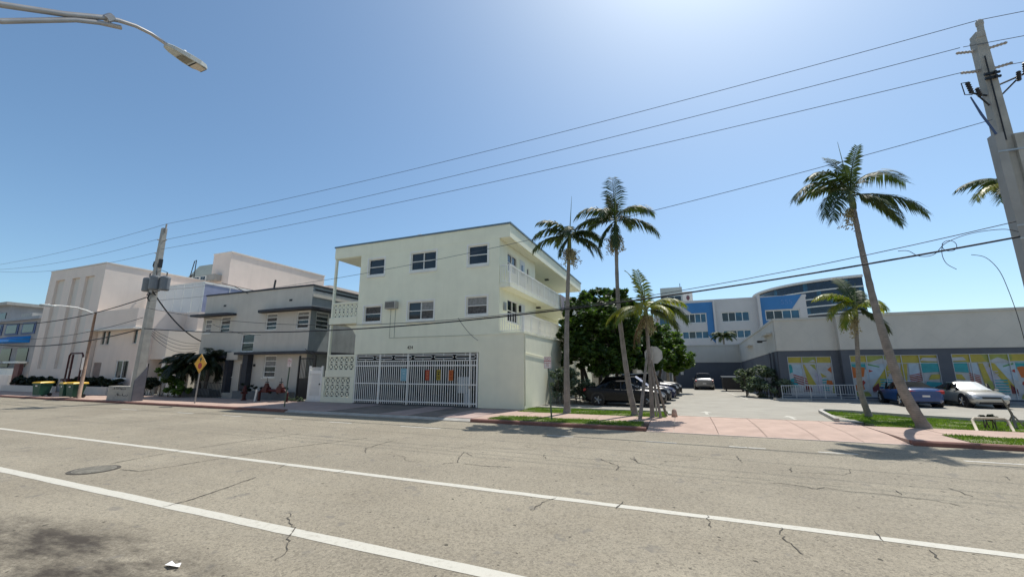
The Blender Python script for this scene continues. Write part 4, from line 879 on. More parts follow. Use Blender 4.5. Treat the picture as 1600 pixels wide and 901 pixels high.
q = MB(); q.tube([(.9, 81, 17.0), (.9, 81, 17.8)], .06, 5); q.build('mast', M_black, lt)
# curved glass building
cg = thing('curved_glass_building', (74, 220, 0), 'dark curved glass office building with white floor bands rising behind the blue panels', 'building')
cx, cy, cr = 74.0, 236.0, 36.0
def arc(r, a0, a1, n): return [(cx + r * math.cos(R(a0 + (a1 - a0) * i / n)), cy + r * math.sin(R(a0 + (a1 - a0) * i / n))) for i in range(n + 1)]
A0, A1, NS = 165, 263, 40
floors = [24.6, 27.8, 31.0, 34.4, 38.3]
for k in range(4):
    z0 = floors[k]; g = arc(cr, A0, A1, NS)
    for i in range(NS):
        q = MB(); (xa, ya), (xb, yb) = g[i], g[i + 1]; q.face([(xa, ya, z0 + .5), (xb, yb, z0 + .5), (xb, yb, floors[k + 1]), (xa, ya, floors[k + 1])]); q.build('pane', M_glassd if (i * 7 + k * 3) % 9 else M_glassb, cg)
    q = MB(); b0 = arc(cr + .5, A0, A1, NS); b1 = arc(cr - .3, A0, A1, NS)
    for i in range(NS):
        q.add([(*b0[i], z0 - .02), (*b0[i + 1], z0 - .02), (*b1[i + 1], z0 - .02), (*b1[i], z0 - .02), (*b0[i], z0 + .49), (*b0[i + 1], z0 + .49), (*b1[i + 1], z0 + .49), (*b1[i], z0 + .49)], [(0, 3, 2, 1), (4, 5, 6, 7), (0, 1, 5, 4), (2, 3, 7, 6)])
    q.build('floor_band', M_white2, cg)
q = MB(); b0 = arc(cr + 1.4, A0, A1, NS); b1 = arc(cr - 1, A0, A1, NS); z0 = floors[4]
for i in range(NS): q.add([(*b0[i], z0), (*b0[i + 1], z0), (*b1[i + 1], z0), (*b1[i], z0), (*b0[i], z0 + .9), (*b0[i + 1], z0 + .9), (*b1[i + 1], z0 + .9), (*b1[i], z0 + .9)], [(0, 3, 2, 1), (4, 5, 6, 7), (0, 1, 5, 4), (2, 3, 7, 6)])
q.build('roof_rim', M_white2, cg)
q = MB(); q.prism(arc(cr - .5, A0, A1, NS) + [(cx - 4.4, cy + 30), (cx - 34, cy + 30)], 'z', 0, floors[4]); q.build('core', M_mdark, cg)

# ------------------------------------------------------------------ unseen houses added behind the camera to bounce warm light onto shaded facades
for i, (x0, x1, h, c, lab) in enumerate(((-62, -34, 9.5, (.74, .66, .54), 'cream house on the viewer\'s side of the street, furthest left'), (-30, -12, 7.5, (.78, .74, .66), 'white house on the viewer\'s side of the street, left of the viewer'), (-9, 12, 9.0, (.76, .68, .56), 'unseen added cream house directly behind the viewer'), (16, 44, 8.0, (.74, .70, .62), 'pale house on the viewer\'s side of the street, right of the viewer'))):
    oh = thing('unseen_fill_house', ((x0 + x1) / 2, -14, 0), lab, 'building')
    hs = [(k * 4 + 1.2, k * 4 + 2.8, z, z + 1.4) for k in range(int((x1 - x0) / 4)) for z in (1.2, 4.4)]
    m = MB(); wall(m, (x0, -8.6, 0), X1, (0, -1, 0), x1 - x0, h, hs, .15); m.build('wall', mat('fill_house_wall_%d' % i, c, .85, .05, 1), oh)
    part('roof', M_concrete, [(x0 - .3, x1 + .3, -20, -8.3, h + .002, h + .3)], oh); part('side_wall', mat('fill_house_wall_%d' % i, c), [(x0, x0 + .2, -20, -8.61, 0, h), (x1 - .2, x1, -20, -8.61, 0, h)], oh)
    for a, b, cc, d in hs: window(oh, (x0, -8.6, 0), X1, (0, -1, 0), a, b, cc, d, cols=2, rows=1)

rh = thing('rear_house', (-12, 50, 0), 'pale house wall glimpsed between the tree trunks behind the parked cars', 'building')
part('wall', mat('rear_house_wall', (.40, .38, .34), .9, .08, 1), [(-20, -4.2, 44, 58, 0, 5.5)], rh); part('roof', M_concrete, [(-20.3, -3.9, 43.7, 58.3, 5.5, 5.8)], rh)
for i in range(3): part('window', M_glass, [(-8.6 + i * 1.5, -7.6 + i * 1.5, 43.9, 43.99, 1.2, 2.6)], rh)
pf = thing('picket_fence', (-6.2, 40, 0), 'white picket fence glimpsed behind the parked cars under the trees', 'fence')
q = MB(); q.box(-6.25, -6.2, 38.4, 43.6, 1.3, 1.38); q.box(-6.25, -6.2, 38.4, 43.6, .3, .38); q.build('rail', M_white, pf)
me = MB().box(.01, .04, -.05, .05, 0, 1.6).mesh('picket', M_white)
for i in range(26): inst('picket', me, (-6.2, 38.5 + i * .2, 0), pf)
# ------------------------------------------------------------------ palms
RT = V((math.cos(R(22.1)), math.sin(R(22.1)), 0)); AW = V((-math.sin(R(22.1)), math.cos(R(22.1)), 0))
def frond(root, az, el, L, droop, mt, rnd, par, n=46, wl=.30, name='frond', hang=.55, twist=0):
    h = RT * math.cos(R(az)) + AW * math.sin(R(az)); side = h.cross(V((0, 0, 1))).normalized()
    L *= 1.08; K = 16; pts = [V(root)]; dirs = []; az_b = rnd.uniform(-.12, .12)
    for i in range(K):
        f = (i + .5) / K; e = R(el - droop * f ** 1.25); d = (h + side * az_b * f) * math.cos(e) + V((0, 0, math.sin(e))); dirs.append(d.normalized()); pts.append(pts[-1] + dirs[-1] * L / K)
    q = MB(); q.tube(pts, [.035 * (1 - .85 * i / K) for i in range(K + 1)], 4)
    for i in range(n):
        f = .13 + .87 * (i + .3) / n; x = min(f * K, K - .001); k = int(x); p = pts[k].lerp(pts[k + 1], x - k); d = dirs[min(k, K - 1)]
        ll = L * wl * (math.sin(math.pi * (.12 + .80 * f)) ** .7) * rnd.uniform(.85, 1.1)
        upv = side.cross(d).normalized()
        if upv.z < 0: upv = -upv
        for s in (-1, 1):
            if rnd.random() < .04: continue
            dr = (side * s * (.82) + d * (.50 + .35 * f) - V((0, 0, 1)) * (hang * rnd.uniform(.6, 1.3)) + upv * .25).normalized()
            w = d.cross(dr).cross(dr).normalized() if False else d
            wd = .032 + .018 * math.sin(math.pi * f); a = p; b = p + dr * ll * .5 - V((0, 0, .02)); c = p + dr * ll * .93 - V((0, 0, ll * .28 * rnd.uniform(.6, 1.4)))
            q.add([a - w * wd * .5, a + w * wd * .5, b + w * wd * .8, b - w * wd * .8, c], [(0, 1, 2, 3), (3, 2, 4)])
    return q.build(name, mt, par)
def palm(name, label, path, r0, r1, fronds, group='street palms', shaft=.9, fruit=1, spear=1.6, seed=1, mt=None, deadskirt=0, trunkmat=None):
    rnd = random.Random(seed); mt = mt or M_palm
    P = [V(p) for p in path]; base = P[0]; r = thing(name, base, label, 'palm', group)
    pts = []; rad = []
    for i in range(len(P) - 1):                                   # Catmull-Rom
        p0 = P[max(i - 1, 0)]; p1 = P[i]; p2 = P[i + 1]; p3 = P[min(i + 2, len(P) - 1)]
        for k in range(10):
            t_ = k / 10; pts.append(.5 * ((2 * p1) + (p2 - p0) * t_ + (2 * p0 - 5 * p1 + 4 * p2 - p3) * t_ ** 2 + (3 * p1 - p0 - 3 * p2 + p3) * t_ ** 3))
    pts.append(P[-1]); N = len(pts)
    for i in range(N):
        f = i / (N - 1); rad.append((r1 + (r0 - r1) * (1 - f) ** 1.6 + (r0 * .28) * max(0, 1 - f * 14) ** 2) * (1 + .05 * math.sin(i * 2.7)))
    pts[0] = pts[0] - V((0, 0, .12))
    q = MB(); q.tube(pts, rad, 10); q.build('trunk', trunkmat or M_trunk, r, smooth=True)
    top = P[-1]; d = (P[-1] - P[-2]).normalized(); tip = top + d * shaft
    q = MB(); q.tube([top - d * .05, top + d * .15, top + d * shaft * .6, tip], [r1 * 1.1, r1 * 1.35, r1 * 1.05, r1 * .5], 9); q.build('crownshaft', M_shaft, r, smooth=True)
    for k, fr in enumerate(fronds):
        az, el, L, dp = fr[:4]; m_ = fr[4] if len(fr) > 4 else mt
        frond(tip - d * rnd.uniform(.05, .25), az, el, L, dp, m_, rnd, r, n=26 if el > 68 else 46, hang=.2 if el > 68 else .55)
    if spear: q = MB(); q.tube([tip, tip + (d + V((rnd.uniform(-.06, .06), 0, .1))).normalized() * spear], [.03, .006], 4); q.build('spear_leaf', M_shaft, r)
    for k in range(fruit):
        q = MB(); a0 = rnd.uniform(0, 6.28)
        for i in range(64):
            a = a0 + rnd.uniform(-1.6, 1.6); l = rnd.uniform(.45, 1.0); s_ = top + V((0, 0, -.02))
            hz_ = rnd.uniform(.15, .62); e = s_ + V((math.cos(a) * l * hz_, math.sin(a) * l * hz_, -l * rnd.uniform(.05, .95))); mid = s_.lerp(e, .5) + V((math.cos(a) * .06, math.sin(a) * .06, .10)); q.tube([s_, mid, e], [.012, .008, .006], 3, False)
            for z in range(3): q.cbox(e + V((rnd.uniform(-.07, .07), rnd.uniform(-.07, .07), rnd.uniform(-.08, .05))), (.035, .035, .035))
        q.build('fruit_cluster', M_fruit, r)
    for k in range(deadskirt):
        frond(top + V((0, 0, .15)), rnd.uniform(150, 250), -50, rnd.uniform(1.1, 1.7), 45, M_palmd, rnd, r, n=13, wl=.22, name='dead_frond')
    return r
A_ = palm('royal_palm', 'slender tall palm nearest the green block\'s side wall', [(-5.15, 19.6, 0), (-5.1, 19.6, 3), (-4.95, 19.6, 6), (-4.83, 19.6, 7.95)], .165, .085,
     [(178, 40, 2.0, 100), (165, 15, 2.0, 75), (190, 62, 1.9, 95), (20, 45, 2.1, 110), (5, 8, 2.0, 90), (345, 30, 1.9, 120), (60, 50, 1.8, 90), (260, 35, 1.8, 120), (110, 40, 1.8, 100), (330, -25, 1.7, 50), (215, -40, 1.3, 45)], fruit=3, spear=2.0, seed=11)
B_ = palm('royal_palm', 'tallest slim palm with fruit clusters, second from the green block', [(-2.05, 19.7, 0), (-2.3, 19.7, 1.6), (-2.55, 19.75, 5), (-2.5, 19.8, 8.45)], .155, .082,
     [(180, 52, 2.2, 110), (172, 22, 2.0, 70), (8, 55, 2.3, 100), (355, 15, 2.2, 80), (80, 84, 2.7, 26), (45, 45, 1.9, 100), (230, 40, 1.9, 120), (130, 40, 1.9, 100), (200, -35, 1.7, 50), (250, -50, 1.6, 40), (95, 72, 1.6, 10, M_palmd)], fruit=3, spear=1.9, seed=12, shaft=1.0)
C_ = palm('royal_palm', 'tall palm with a thick leaning trunk at the car park corner', [(7.75, 19.35, 0), (7.28, 19.35, 1.6), (7.0, 19.4, 4.2), (6.9, 19.45, 6.6), (6.88, 19.5, 8.35)], .20, .088,
     [(4, 58, 2.7, 105), (178, 38, 2.5, 105), (190, 58, 2.2, 105), (335, 0, 2.4, 62), (345, -22, 2.1, 50), (212, -8, 2.4, 68), (200, 8, 2.2, 100), (95, 84, 2.0, 40), (265, 82, 1.8, 40), (50, 50, 1.9, 95), (130, 50, 1.9, 95), (300, -15, 2.0, 70)], fruit=1, spear=2.2, seed=13, shaft=.8)
D_ = palm('young_palm', 'small yellow-leaved palm on the car park island', [(7.4, 22.95, 0), (7.25, 22.95, 1.2), (7.38, 22.95, 3.0), (7.5, 22.95, 4.3)], .14, .075,
     [(175, 55, 1.8, 95, M_palmy), (190, 25, 1.7, 105, M_palmy), (10, 40, 1.8, 100, M_palmy), (350, -10, 1.6, 70), (80, 75, 1.8, 40), (120, 60, 1.7, 70), (210, 5, 1.7, 90, M_palmy), (40, 65, 1.7, 60), (280, 40, 1.5, 110, M_palmy), (330, -30, 1.4, 50)], fruit=1, spear=1.0, seed=14, shaft=.6)
E_ = palm('staked_palm', 'young staked palm with a brown dead skirt in front of the stop sign', [(-1.3, 19.3, 0), (-1.28, 19.3, 2), (-1.3, 19.3, 4.35)], .10, .075,
     [(100, 83, 2.0, 22, M_palmy), (150, 80, 1.9, 30, M_palmy), (175, 25, 1.9, 95, M_palmy), (200, 5, 1.8, 70, M_palmy), (8, 25, 2.2, 95), (355, 50, 1.9, 95, M_palmy), (15, 10, 1.9, 80), (240, 30, 1.7, 110, M_palmy), (300, 25, 1.7, 105, M_palmy), (60, 50, 1.7, 80, M_palmy)], fruit=1, spear=1.2, seed=15, shaft=.5, deadskirt=4)
F_ = palm('royal_palm', 'palm mostly hidden behind the big utility pole at the right edge', [(12.9, 21.2, 0), (12.85, 21.2, 4), (12.8, 21.2, 8.0)], .22, .10,
     [(180, 35, 2.1, 105, M_palmy), (160, 50, 2.0, 90), (200, 30, 2.0, 100), (0, 40, 2.1, 95), (60, 50, 2, 90), (300, 30, 2, 100), (90, 65, 1.9, 60), (250, 55, 1.9, 90)], fruit=1, seed=16)
q = MB(); st_ = thing('palm_stakes', (-1.3, 19.3, 0), 'three grey timber stakes bracing the young palm', 'stakes')
for x, y, z in ((-1.75, 18.5, 2.75), (-.95, 19.2, 2.3), (-.75, 20.0, 2.45)):
    q = MB(); q.tube([(x, y, -.05), (-1.28 + (x + 1.3) * .12, 19.3 + (y - 19.3) * .12, z)], [.085 if x < -1.5 else .06, .05], 7); q.build('stake', M_trunk, st_)
# roof-level palm behind the rear wing, and pygmy date palms by the grey house
palm('roof_terrace_palm', 'small bushy palm rising above the rear car park wall', [(5.2, 58, 4.0), (5.2, 58, 5.8)], .15, .10, [(a, 60, 1.7, 110) for a in range(0, 360, 40)] + [(a, 30, 1.6, 100) for a in range(20, 360, 60)], fruit=0, spear=0, seed=17, shaft=.4, group=None)
def date_palm(x, y, h, lean, label, seed):
    rnd = random.Random(seed); fr = [(rnd.uniform(0, 360), rnd.uniform(-30, 75), rnd.uniform(1.3, 1.8), rnd.uniform(70, 110)) for _ in range(26)]
    return palm('date_palm', label, [(x, y, 0), (x + lean * .4, y, h * .5), (x + lean, y, h)], .14, .12, fr, fruit=0, spear=0, seed=seed, shaft=.3, group='date palms by the grey house', mt=M_palmdd, trunkmat=M_bark)
M_palmdd = leafmat('date_palm_leaf', (.012, .020, .009), (.035, .048, .02), .12)
date_palm(-33.9, 20.95, 2.6, .35, 'dark date palm right of the yellow warning sign', 21); date_palm(-34.4, 21.0, 2.5, -1.1, 'dark date palm behind the yellow warning sign, with a sideways trunk', 22)
date_palm(-36.0, 20.6, 2.2, -.3, 'leftmost dark date palm beside the pale garden wall', 23)

# ------------------------------------------------------------------ broadleaf trees and shrubs
def leaves(q, c, rx, ry, rz, n, s0, s1, rnd, shell=.55):
    for i in range(n):
        while True:
            d = V((rnd.uniform(-1, 1), rnd.uniform(-1, 1), rnd.uniform(-1, 1)))
            if shell < d.length <= 1: break
        p = V((c[0] + d.x * rx, c[1] + d.y * ry, c[2] + d.z * rz)); s = rnd.uniform(s0, s1)
        a = V((rnd.uniform(-1, 1), rnd.uniform(-1, 1), rnd.uniform(-.5, .5))).normalized(); u = V((d.x * .6 + rnd.uniform(-1, 1), d.y * .6 + rnd.uniform(-1, 1), .9 + rnd.uniform(-.8, .5))); b = u.cross(a)
        if b.length < .05: continue
        b.normalize(); q.add([p - a * s, p + b * s * .42, p + a * s, p - b * s * .42], [(0, 1, 2, 3)])
def crown(q, blobs, rnd, per, s0, s1):
    for (x, y, z, r) in blobs:
        for k in range(per):
            while True:
                d = V((rnd.uniform(-1, 1), rnd.uniform(-1, 1), rnd.uniform(-1, 1)))
                if .45 < d.length <= 1: break
            rr = r * rnd.uniform(.20, .42); leaves(q, (x + d.x * r, y + d.y * r, z + d.z * r * .85), rr, rr, rr * .8, 60, s0, s1, rnd, .2)
def tree(name, label, base, trunks, blobs, mt, seed, per=14, s0=.10, s1=.19, group=None):
    rnd = random.Random(seed); r = thing(name, base, label, 'tree', group)
    for t_ in trunks:
        q = MB(); n = len(t_); q.tube(t_, [.20 * (1 - .65 * i / (n - 1)) for i in range(n)], 7); q.build('trunk', M_bark, r, smooth=True)
    q = MB()
    for (x, y, z, rr) in blobs:
        t_ = min(trunks, key=lambda a: abs(a[-1][0] - x) + abs(a[-1][1] - y)); q.tube([t_[-1], (x, y, z)], [.08, .02], 5)
    q.build('limb', M_bark, r)
    q = MB(); crown(q, blobs, rnd, per, s0, s1); q.build('crown', mt, r); return r
tree('shade_tree', 'big dark green shade tree beside the green block', (-5.3, 28, 0), [[(-5.6, 27.6, 0), (-5.8, 27.6, 1.2), (-6.2, 27.8, 2.6)], [(-5.0, 28.2, 0), (-4.7, 28.2, 1.4), (-4.2, 28.0, 2.8)], [(-5.2, 29, 0), (-5.2, 29, 3.0)], [(-6.2, 28.4, 0), (-6.4, 28.4, 2.6)]],
     [(-6.9, 27.4, 4.6, 1.0), (-7.0, 30.5, 6.2, 1.2), (-4.6, 26.6, 5.4, 1.1), (-5.8, 26.4, 3.2, 1.0), (-3.2, 27.2, 3.6, 1.0), (-3.0, 28.0, 5.2, 1.0), (-4.8, 26.3, 2.6, .9), (-3.6, 26.6, 2.6, .8), (-6.2, 28, 5.2, 1.25), (-5.2, 27.6, 6.4, 1.2), (-4.0, 27.7, 5.9, 1.15), (-5.0, 28.8, 7.0, .95), (-6.7, 29.2, 6.3, 1.0), (-3.6, 28.6, 4.6, 1.2), (-5.2, 27.3, 4.4, 1.35), (-6.3, 27.4, 3.6, 1.2), (-4.2, 27.2, 3.3, 1.2), (-5.3, 29.5, 5.0, 1.6), (-3.3, 29.2, 6.3, .9), (-3.5, 27.9, 7.0, .5), (-6.4, 26.8, 2.8, .9)], M_leafA, 31, 20, .12, .22)
tree('shade_tree', 'second dark tree in the row, behind the staked palm', (-3.8, 33, 0), [[(-4.0, 33, 0), (-3.9, 33, 1.4), (-3.4, 33, 2.8)], [(-4.6, 33.4, 0), (-4.8, 33.4, 2.8)]],
     [(-5.4, 32, 2.6, 1.1), (-3.0, 31.6, 2.7, .9), (-5.6, 33.5, 5.8, 1.3), (-3.6, 33, 4.0, 1.4), (-2.6, 32.6, 3.4, 1.2), (-4.8, 33, 4.6, 1.4), (-3.2, 33.6, 5.6, 1.3), (-2.0, 33.4, 4.6, 1.0), (-2.0, 32.6, 2.6, .8), (-4.0, 32, 3.0, 1.2)], M_leafA, 32, 20, .13, .23)
tree('shade_tree', 'bright green rounded tree overhanging the parked cars', (-1.6, 39.5, 0), [[(-1.9, 39.5, 0), (-1.9, 39.5, 1.2), (-1.6, 39.5, 2.4)], [(-.6, 40.5, 0), (-.6, 40.5, 2.2)]],
     [(-1.9, 39, 3.5, 1.4), (-.6, 39, 3.1, 1.2), (-2.6, 39.5, 5.0, 1.5), (-1.2, 40, 4.8, 1.3), (-3.2, 40, 6.2, 1.2), (.3, 40, 2.9, .9), (-.6, 40, 2.2, .8), (-2.2, 38.4, 2.6, .9), (-.1, 39.4, 4.1, .8)], M_leafB, 33, 20, .13, .22)
def shrub(name, label, blobs, mt, seed, per=9, s0=.06, s1=.12, cat='shrub', group=None):
    rnd = random.Random(seed); c = blobs[0]; r = thing(name, (c[0], c[1], 0), label, cat, group)
    q = MB()
    for x, y, z, rr in blobs:
        for k in range(3): q.tube([(x + rnd.uniform(-.1, .1), y + rnd.uniform(-.1, .1), -.03), (x + rnd.uniform(-.3, .3) * rr, y + rnd.uniform(-.3, .3) * rr, z)], [.025, .01], 4)
    for x, y, z, rr in blobs[1:]: q.tube([(c[0], c[1], -.04), (x, y, -.04)], .03, 4)
    q.build('stem', M_bark, r); q = MB(); crown(q, blobs, rnd, per, s0, s1); q.build('foliage', mt, r); return r
shrub('hedge_shrub', 'grey-green clipped shrub against the green block\'s side wall', [(-6.6, 24.4, .9, .75), (-6.3, 24.6, 1.6, .6), (-6.9, 25.3, 1.3, .8), (-5.7, 24.8, .8, .7), (-6.2, 26, 1.1, .8), (-6.9, 24.2, 1.7, .45), (-5.3, 25.4, 1.0, .6)], M_leafC, 41, 12)
shrub('corner_shrub', 'large silvery green shrub at the mural building corner', [(5.4, 36.5, 1.4, .95), (4.7, 37.5, 1.2, .9), (5.9, 35.6, 1.3, .9), (5.7, 36, 2.1, .7), (6.3, 34.6, .9, .8), (5.2, 36.0, .7, .8), (4.5, 37, 1.7, .5)], M_leafC, 42, 12, .08, .16)
for i, (x, l) in enumerate(((-57.5, 'long dark hedge under the tall vertical recesses, behind the green bins'), (-46.6, 'dark hedge under the deco wing\'s ground-floor window'))):
    shrub('hedge', l, [(x - 3.4 + k * .75, 20.05, .85 + .1 * math.sin(k * 2), .55) for k in range(9)], M_leafD, 43 + i, 14, .09, .16, 'hedge', 'hedges along the deco building')
shrub('hedge', 'small dark hedge in front of the pale entrance garden wall', [(-41.9, 20.9, .9, .55), (-41.2, 20.9, 1.0, .55), (-40.5, 20.9, .9, .5)], M_leafD, 46, 14, .09, .16, 'hedge', 'hedges along the deco building')
shrub('sea_grape_bush', 'broad-leaved green bush left of the yellow warning sign', [(-36.9, 19.9, 1.6, .7), (-36.3, 19.9, 1.0, .7), (-35.6, 19.9, .6, .6), (-37.4, 19.9, 1.9, .4), (-34.9, 19.9, .5, .5)], M_leafB, 47, 8, .10, .18)
shrub('planter_shrub', 'low dark planting along the grey house planter by the red standpipes', [(-29.6 + k * .8, 20.9, .65, .38) for k in range(6)], M_leafD, 48, 5, .05, .1)
shrub('weed_clump', 'small weed clump at the foot of the black alley gate', [(-24.2 + k * .4, 20.2, .12, .2) for k in range(4)], M_leafC, 49, 4, .04, .08)
# ------------------------------------------------------------------ utility poles
def insul(q, a, b, r=.05):
    a = V(a); b = V(b); n = 5; pts = []; rr = []
    for i in range(n * 2 + 1): pts.append(a.lerp(b, i / (n * 2))); rr.append(r if i % 2 else r * .62)
    q.tube(pts, rr, 7)
M_ins = mat('grey_insulator', (.33, .30, .27), .5, .15, 5)
px, py = 9.94, 16.7
rp = thing('utility_pole', (px, py, 0), 'thick concrete utility pole with wide cable covers at the right edge', 'utility pole')
q = MB(); 
def sq(q, x, y, w0, w1, z0, z1): q.add([(x - w0, y - w0, z0), (x + w0, y - w0, z0), (x + w0, y + w0, z0), (x - w0, y + w0, z0), (x - w1, y - w1, z1), (x + w1, y - w1, z1), (x + w1, y + w1, z1), (x - w1, y + w1, z1)], [(0, 3, 2, 1), (4, 5, 6, 7), (0, 1, 5, 4), (1, 2, 6, 5), (2, 3, 7, 6), (3, 0, 4, 7)])
sq(q, px, py, .215, .14, -.1, 12.75); q.build('shaft', M_pole, rp)
q = MB(); q.box(px - .10, px + .13, py - .16, py + .16, 12.751, 12.95); q.tube([(px + .12, py, 12.95), (px + .14, py, 13.25)], .085, 8); q.lathe([(.05, 0), (.10, .08), (.10, .2), (.05, .27)], (px + .14, py, 13.2), 8); q.build('cap', M_pole, rp)
for z, y0 in ((12.35, 0), (11.6, 0)):
    for s in (-1, 1):
        q = MB(); insul(q, (px + s * .17, py - .02, z), (px + s * .62, py - .05, z + .05)); q.build('insulator', M_ins, rp)
for s, w0, w1, zt, mt in ((-1, .11, .10, 9.25, M_bronze), (1, .12, .12, 9.15, M_pole)):
    q = MB(); x = px + s * .225; q.box(x - w0, x + w0, py - .27, py + .05, .0, zt); q.build('cable_cover', mt, rp)
q = MB(); q.tube([(px - .05, py - .20, 12.0), (px - .06, py - .21, 9.0)], .02, 5); q.build('ground_wire', M_black, rp)
def cutout(s, x, z, name='fuse_cutout'):
    q = MB(); q.tube([(px + s * .18, py - .1, z - .1), (x, py - .25, z + .02)], .03, 5); q.tube([(px + s * .18, py - .1, z - .45), (x - s * .12, py - .25, z - .05)], .025, 5)
    insul(q, (x, py - .3, z - .02), (x + s * .05, py - .3, z + .38), .07); insul(q, (x - s * .18, py - .3, z - .2), (x - s * .14, py - .3, z + .12), .065)
    q.tube([(x + s * .05, py - .3, z + .38), (x + s * .22, py - .35, z + .36), (x + s * .2, py - .35, z - .06), (x, py - .3, z - .08)], .018, 4); return q.build(name, M_black, rp)
cutout(-1, 9.32, 10.75); cutout(1, 10.62, 11.05)
M_bluew = mat('cable_bluish', (.05, .08, .17), .5, .1, 3)
q = MB(); q.tube([(9.27, py - .3, 10.6), (9.42, py - .3, 9.95), (9.64, py - .3, 9.2)], [.02, .035, .03], 5); q.tube([(10.6, py - .3, 10.9), (10.55, py - .3, 10.0), (10.35, py - .3, 9.1)], [.02, .04, .04], 5); q.tube([(10.75, py - .3, 10.8), (10.62, py - .3, 10.0), (10.42, py - .3, 9.1)], [.02, .035, .035], 5); q.build('riser_cable', M_bluew, rp)
for z in (8.6, 6.2, 5.8): 
    q = MB(); q.box(px - .34, px + .35, py - .29, py - .271, z, z + .05); q.build('strap', M_steel, rp)
q = MB()
for z in (11.3, 11.15): q.box(px - .19, px + .19, py - .24, py - .19, z, z + .07); q.cbox((px + .06, py - .25, z + .03), (.06, .06, .1))
q.build('clamp', M_black, rp)

lx, ly = -33.5, 16.45
lp = thing('utility_pole', (lx, ly, 0), 'tall grey utility pole with transformers beside the graffiti block at left', 'utility pole')
q = MB(); sq(q, lx, ly, .25, .13, -.1, 11.9); q.build('shaft', M_pole, lp)
q = MB(); q.tube([(lx + .16, ly, 11.6), (lx + .18, ly, 12.2)], .05, 6); insul(q, (lx - .15, ly, 11.0), (lx - .6, ly, 11.15)); insul(q, (lx + .15, ly, 10.95), (lx + .5, ly, 11.0)); insul(q, (lx - .16, ly, 10.05), (lx - .6, ly, 10.15)); q.build('insulator', M_ins, lp)
q = MB(); q.tube([(lx - .2, ly, 9.35), (lx - .5, ly, 9.5), (lx - .55, ly, 9.2), (lx - .35, ly, 9.0)], .05, 5); q.box(lx + .2, lx + .32, ly - .1, ly + .1, 9.0, 9.6); q.build('bracket', M_black, lp)
M_tr = mat('transformer_grey', (.16, .17, .18), .5, .12, 4)
for k, (dx, dy) in enumerate(((-.62, -.1), (.55, -.3), (.95, .1))):
    q = MB(); q.lathe([(.26, 0), (.30, .05), (.30, .85), (.27, .93), (.12, 1.0)], (lx + dx, ly + dy, 7.35), 14); t_ = q.build('transformer', M_tr, lp, smooth=False)
    q = MB(); insul(q, (lx + dx + .1, ly + dy, 8.3), (lx + dx + .1, ly + dy, 8.62), .05); q.tube([(lx + dx + .1, ly + dy, 8.6), (lx + dx * .5, ly + dy * .5, 8.8), (lx, ly, 8.7)], .015, 4); q.build('bushing', M_black, t_)
q = MB(); q.tube([(lx - .6, ly, 7.3), (lx - .1, ly - .3, 7.0), (lx + .9, ly - .1, 7.3)], .03, 5); q.tube([(lx + .2, ly - .3, 7.2), (lx + .1, ly - .32, 6.8), (lx + .3, ly - .3, 6.6)], .05, 5); q.build('jumper_cable', M_black, lp)
q = MB(); q.prism([(ly - .32, 0), (ly + .28, 0), (ly + .28, 2.2), (ly - .32, 1.3)], 'x', lx + .21, lx + .33); q.build('base_shade_panel', mat('pole_shade_grey', (.12, .12, .14), .7, .15, 3), lp)  # dark slab painting in the shaded right side of the pole base
fp = thing('utility_pole', (-61.6, 16.5, 0), 'far utility pole just past the left edge with only its arm tips showing', 'utility pole')
q = MB(); sq(q, -61.6, 16.5, .26, .15, -.1, 11.5); q.build('shaft', M_pole, fp); q = MB(); q.box(-61.6, -59.2, 16.44, 16.56, 11.2, 11.3); insul(q, (-59.4, 16.5, 11.3), (-59.4, 16.5, 11.75)); q.build('arm', M_black, fp)

# ------------------------------------------------------------------ wires
def smooth(P, k=8):
    P = [V(p) for p in P]; o = []
    for i in range(len(P) - 1):
        p0 = P[max(i - 1, 0)]; p1 = P[i]; p2 = P[i + 1]; p3 = P[min(i + 2, len(P) - 1)]
        for j in range(k):
            t_ = j / k; o.append(.5 * ((2 * p1) + (p2 - p0) * t_ + (2 * p0 - 5 * p1 + 4 * p2 - p3) * t_ ** 2 + (3 * p1 - p0 - 3 * p2 + p3) * t_ ** 3))
    return o + [P[-1]]
def wire(name, label, a, b, sag, r, mt=None, n=36, group=None):
    a = V(a); b = V(b); q = MB(); q.tube([a.lerp(b, i / n) - V((0, 0, 4 * sag * (i / n) * (1 - i / n))) for i in range(n + 1)], r, 5, False)
    return q.build(name, mt or M_wirel, label=label, cat='wire', group=group)
g = 'overhead street wires'
wire('power_line', 'highest overhead wire between the two utility poles', (px + .14, py, 13.47), (lx + .18, ly, 12.22), .42, .011, group=g)
wire('power_line', 'second overhead wire from the top between the two poles', (px + .62 - 1.2, py - .2, 12.48), (lx + .5, ly, 11.02), .32, .011, group=g)
wire('power_line', 'third overhead wire from the top between the two poles', (px - .62, py - .05, 11.66), (lx + .2, ly - .1, 10.3), .32, .011, group=g)
wire('power_line', 'single long wire slanting across the main green facade', (px - .25, py - .2, 9.75), (lx + .3, ly - .3, 6.6), 1.05, .011, group=g)
wire('communication_cable', 'thin cable just above the thick black cable', (px - .4, py - .38, 6.32), (lx + .3, ly - .32, 6.1), 2.0, .013, M_wire, group=g)
wire('communication_cable', 'thick black cable sweeping low across the whole street front', (px - .4, py - .38, 5.85), (lx + .3, ly - .32, 4.72), 1.2, .031, M_wire, 48, group=g)
wire('power_line', 'highest wire running left from the transformer pole', (lx + .18, ly, 12.22), (-59.4, 16.5, 11.75), .25, .011, group=g)
wire('power_line', 'second wire running left from the transformer pole', (lx - .6, ly, 11.17), (-60.2, 16.5, 11.35), .45, .011, group=g)
wire('power_line', 'third wire running left from the transformer pole', (lx - .6, ly, 10.17), (-60.8, 16.5, 11.3), .6, .011, group=g)
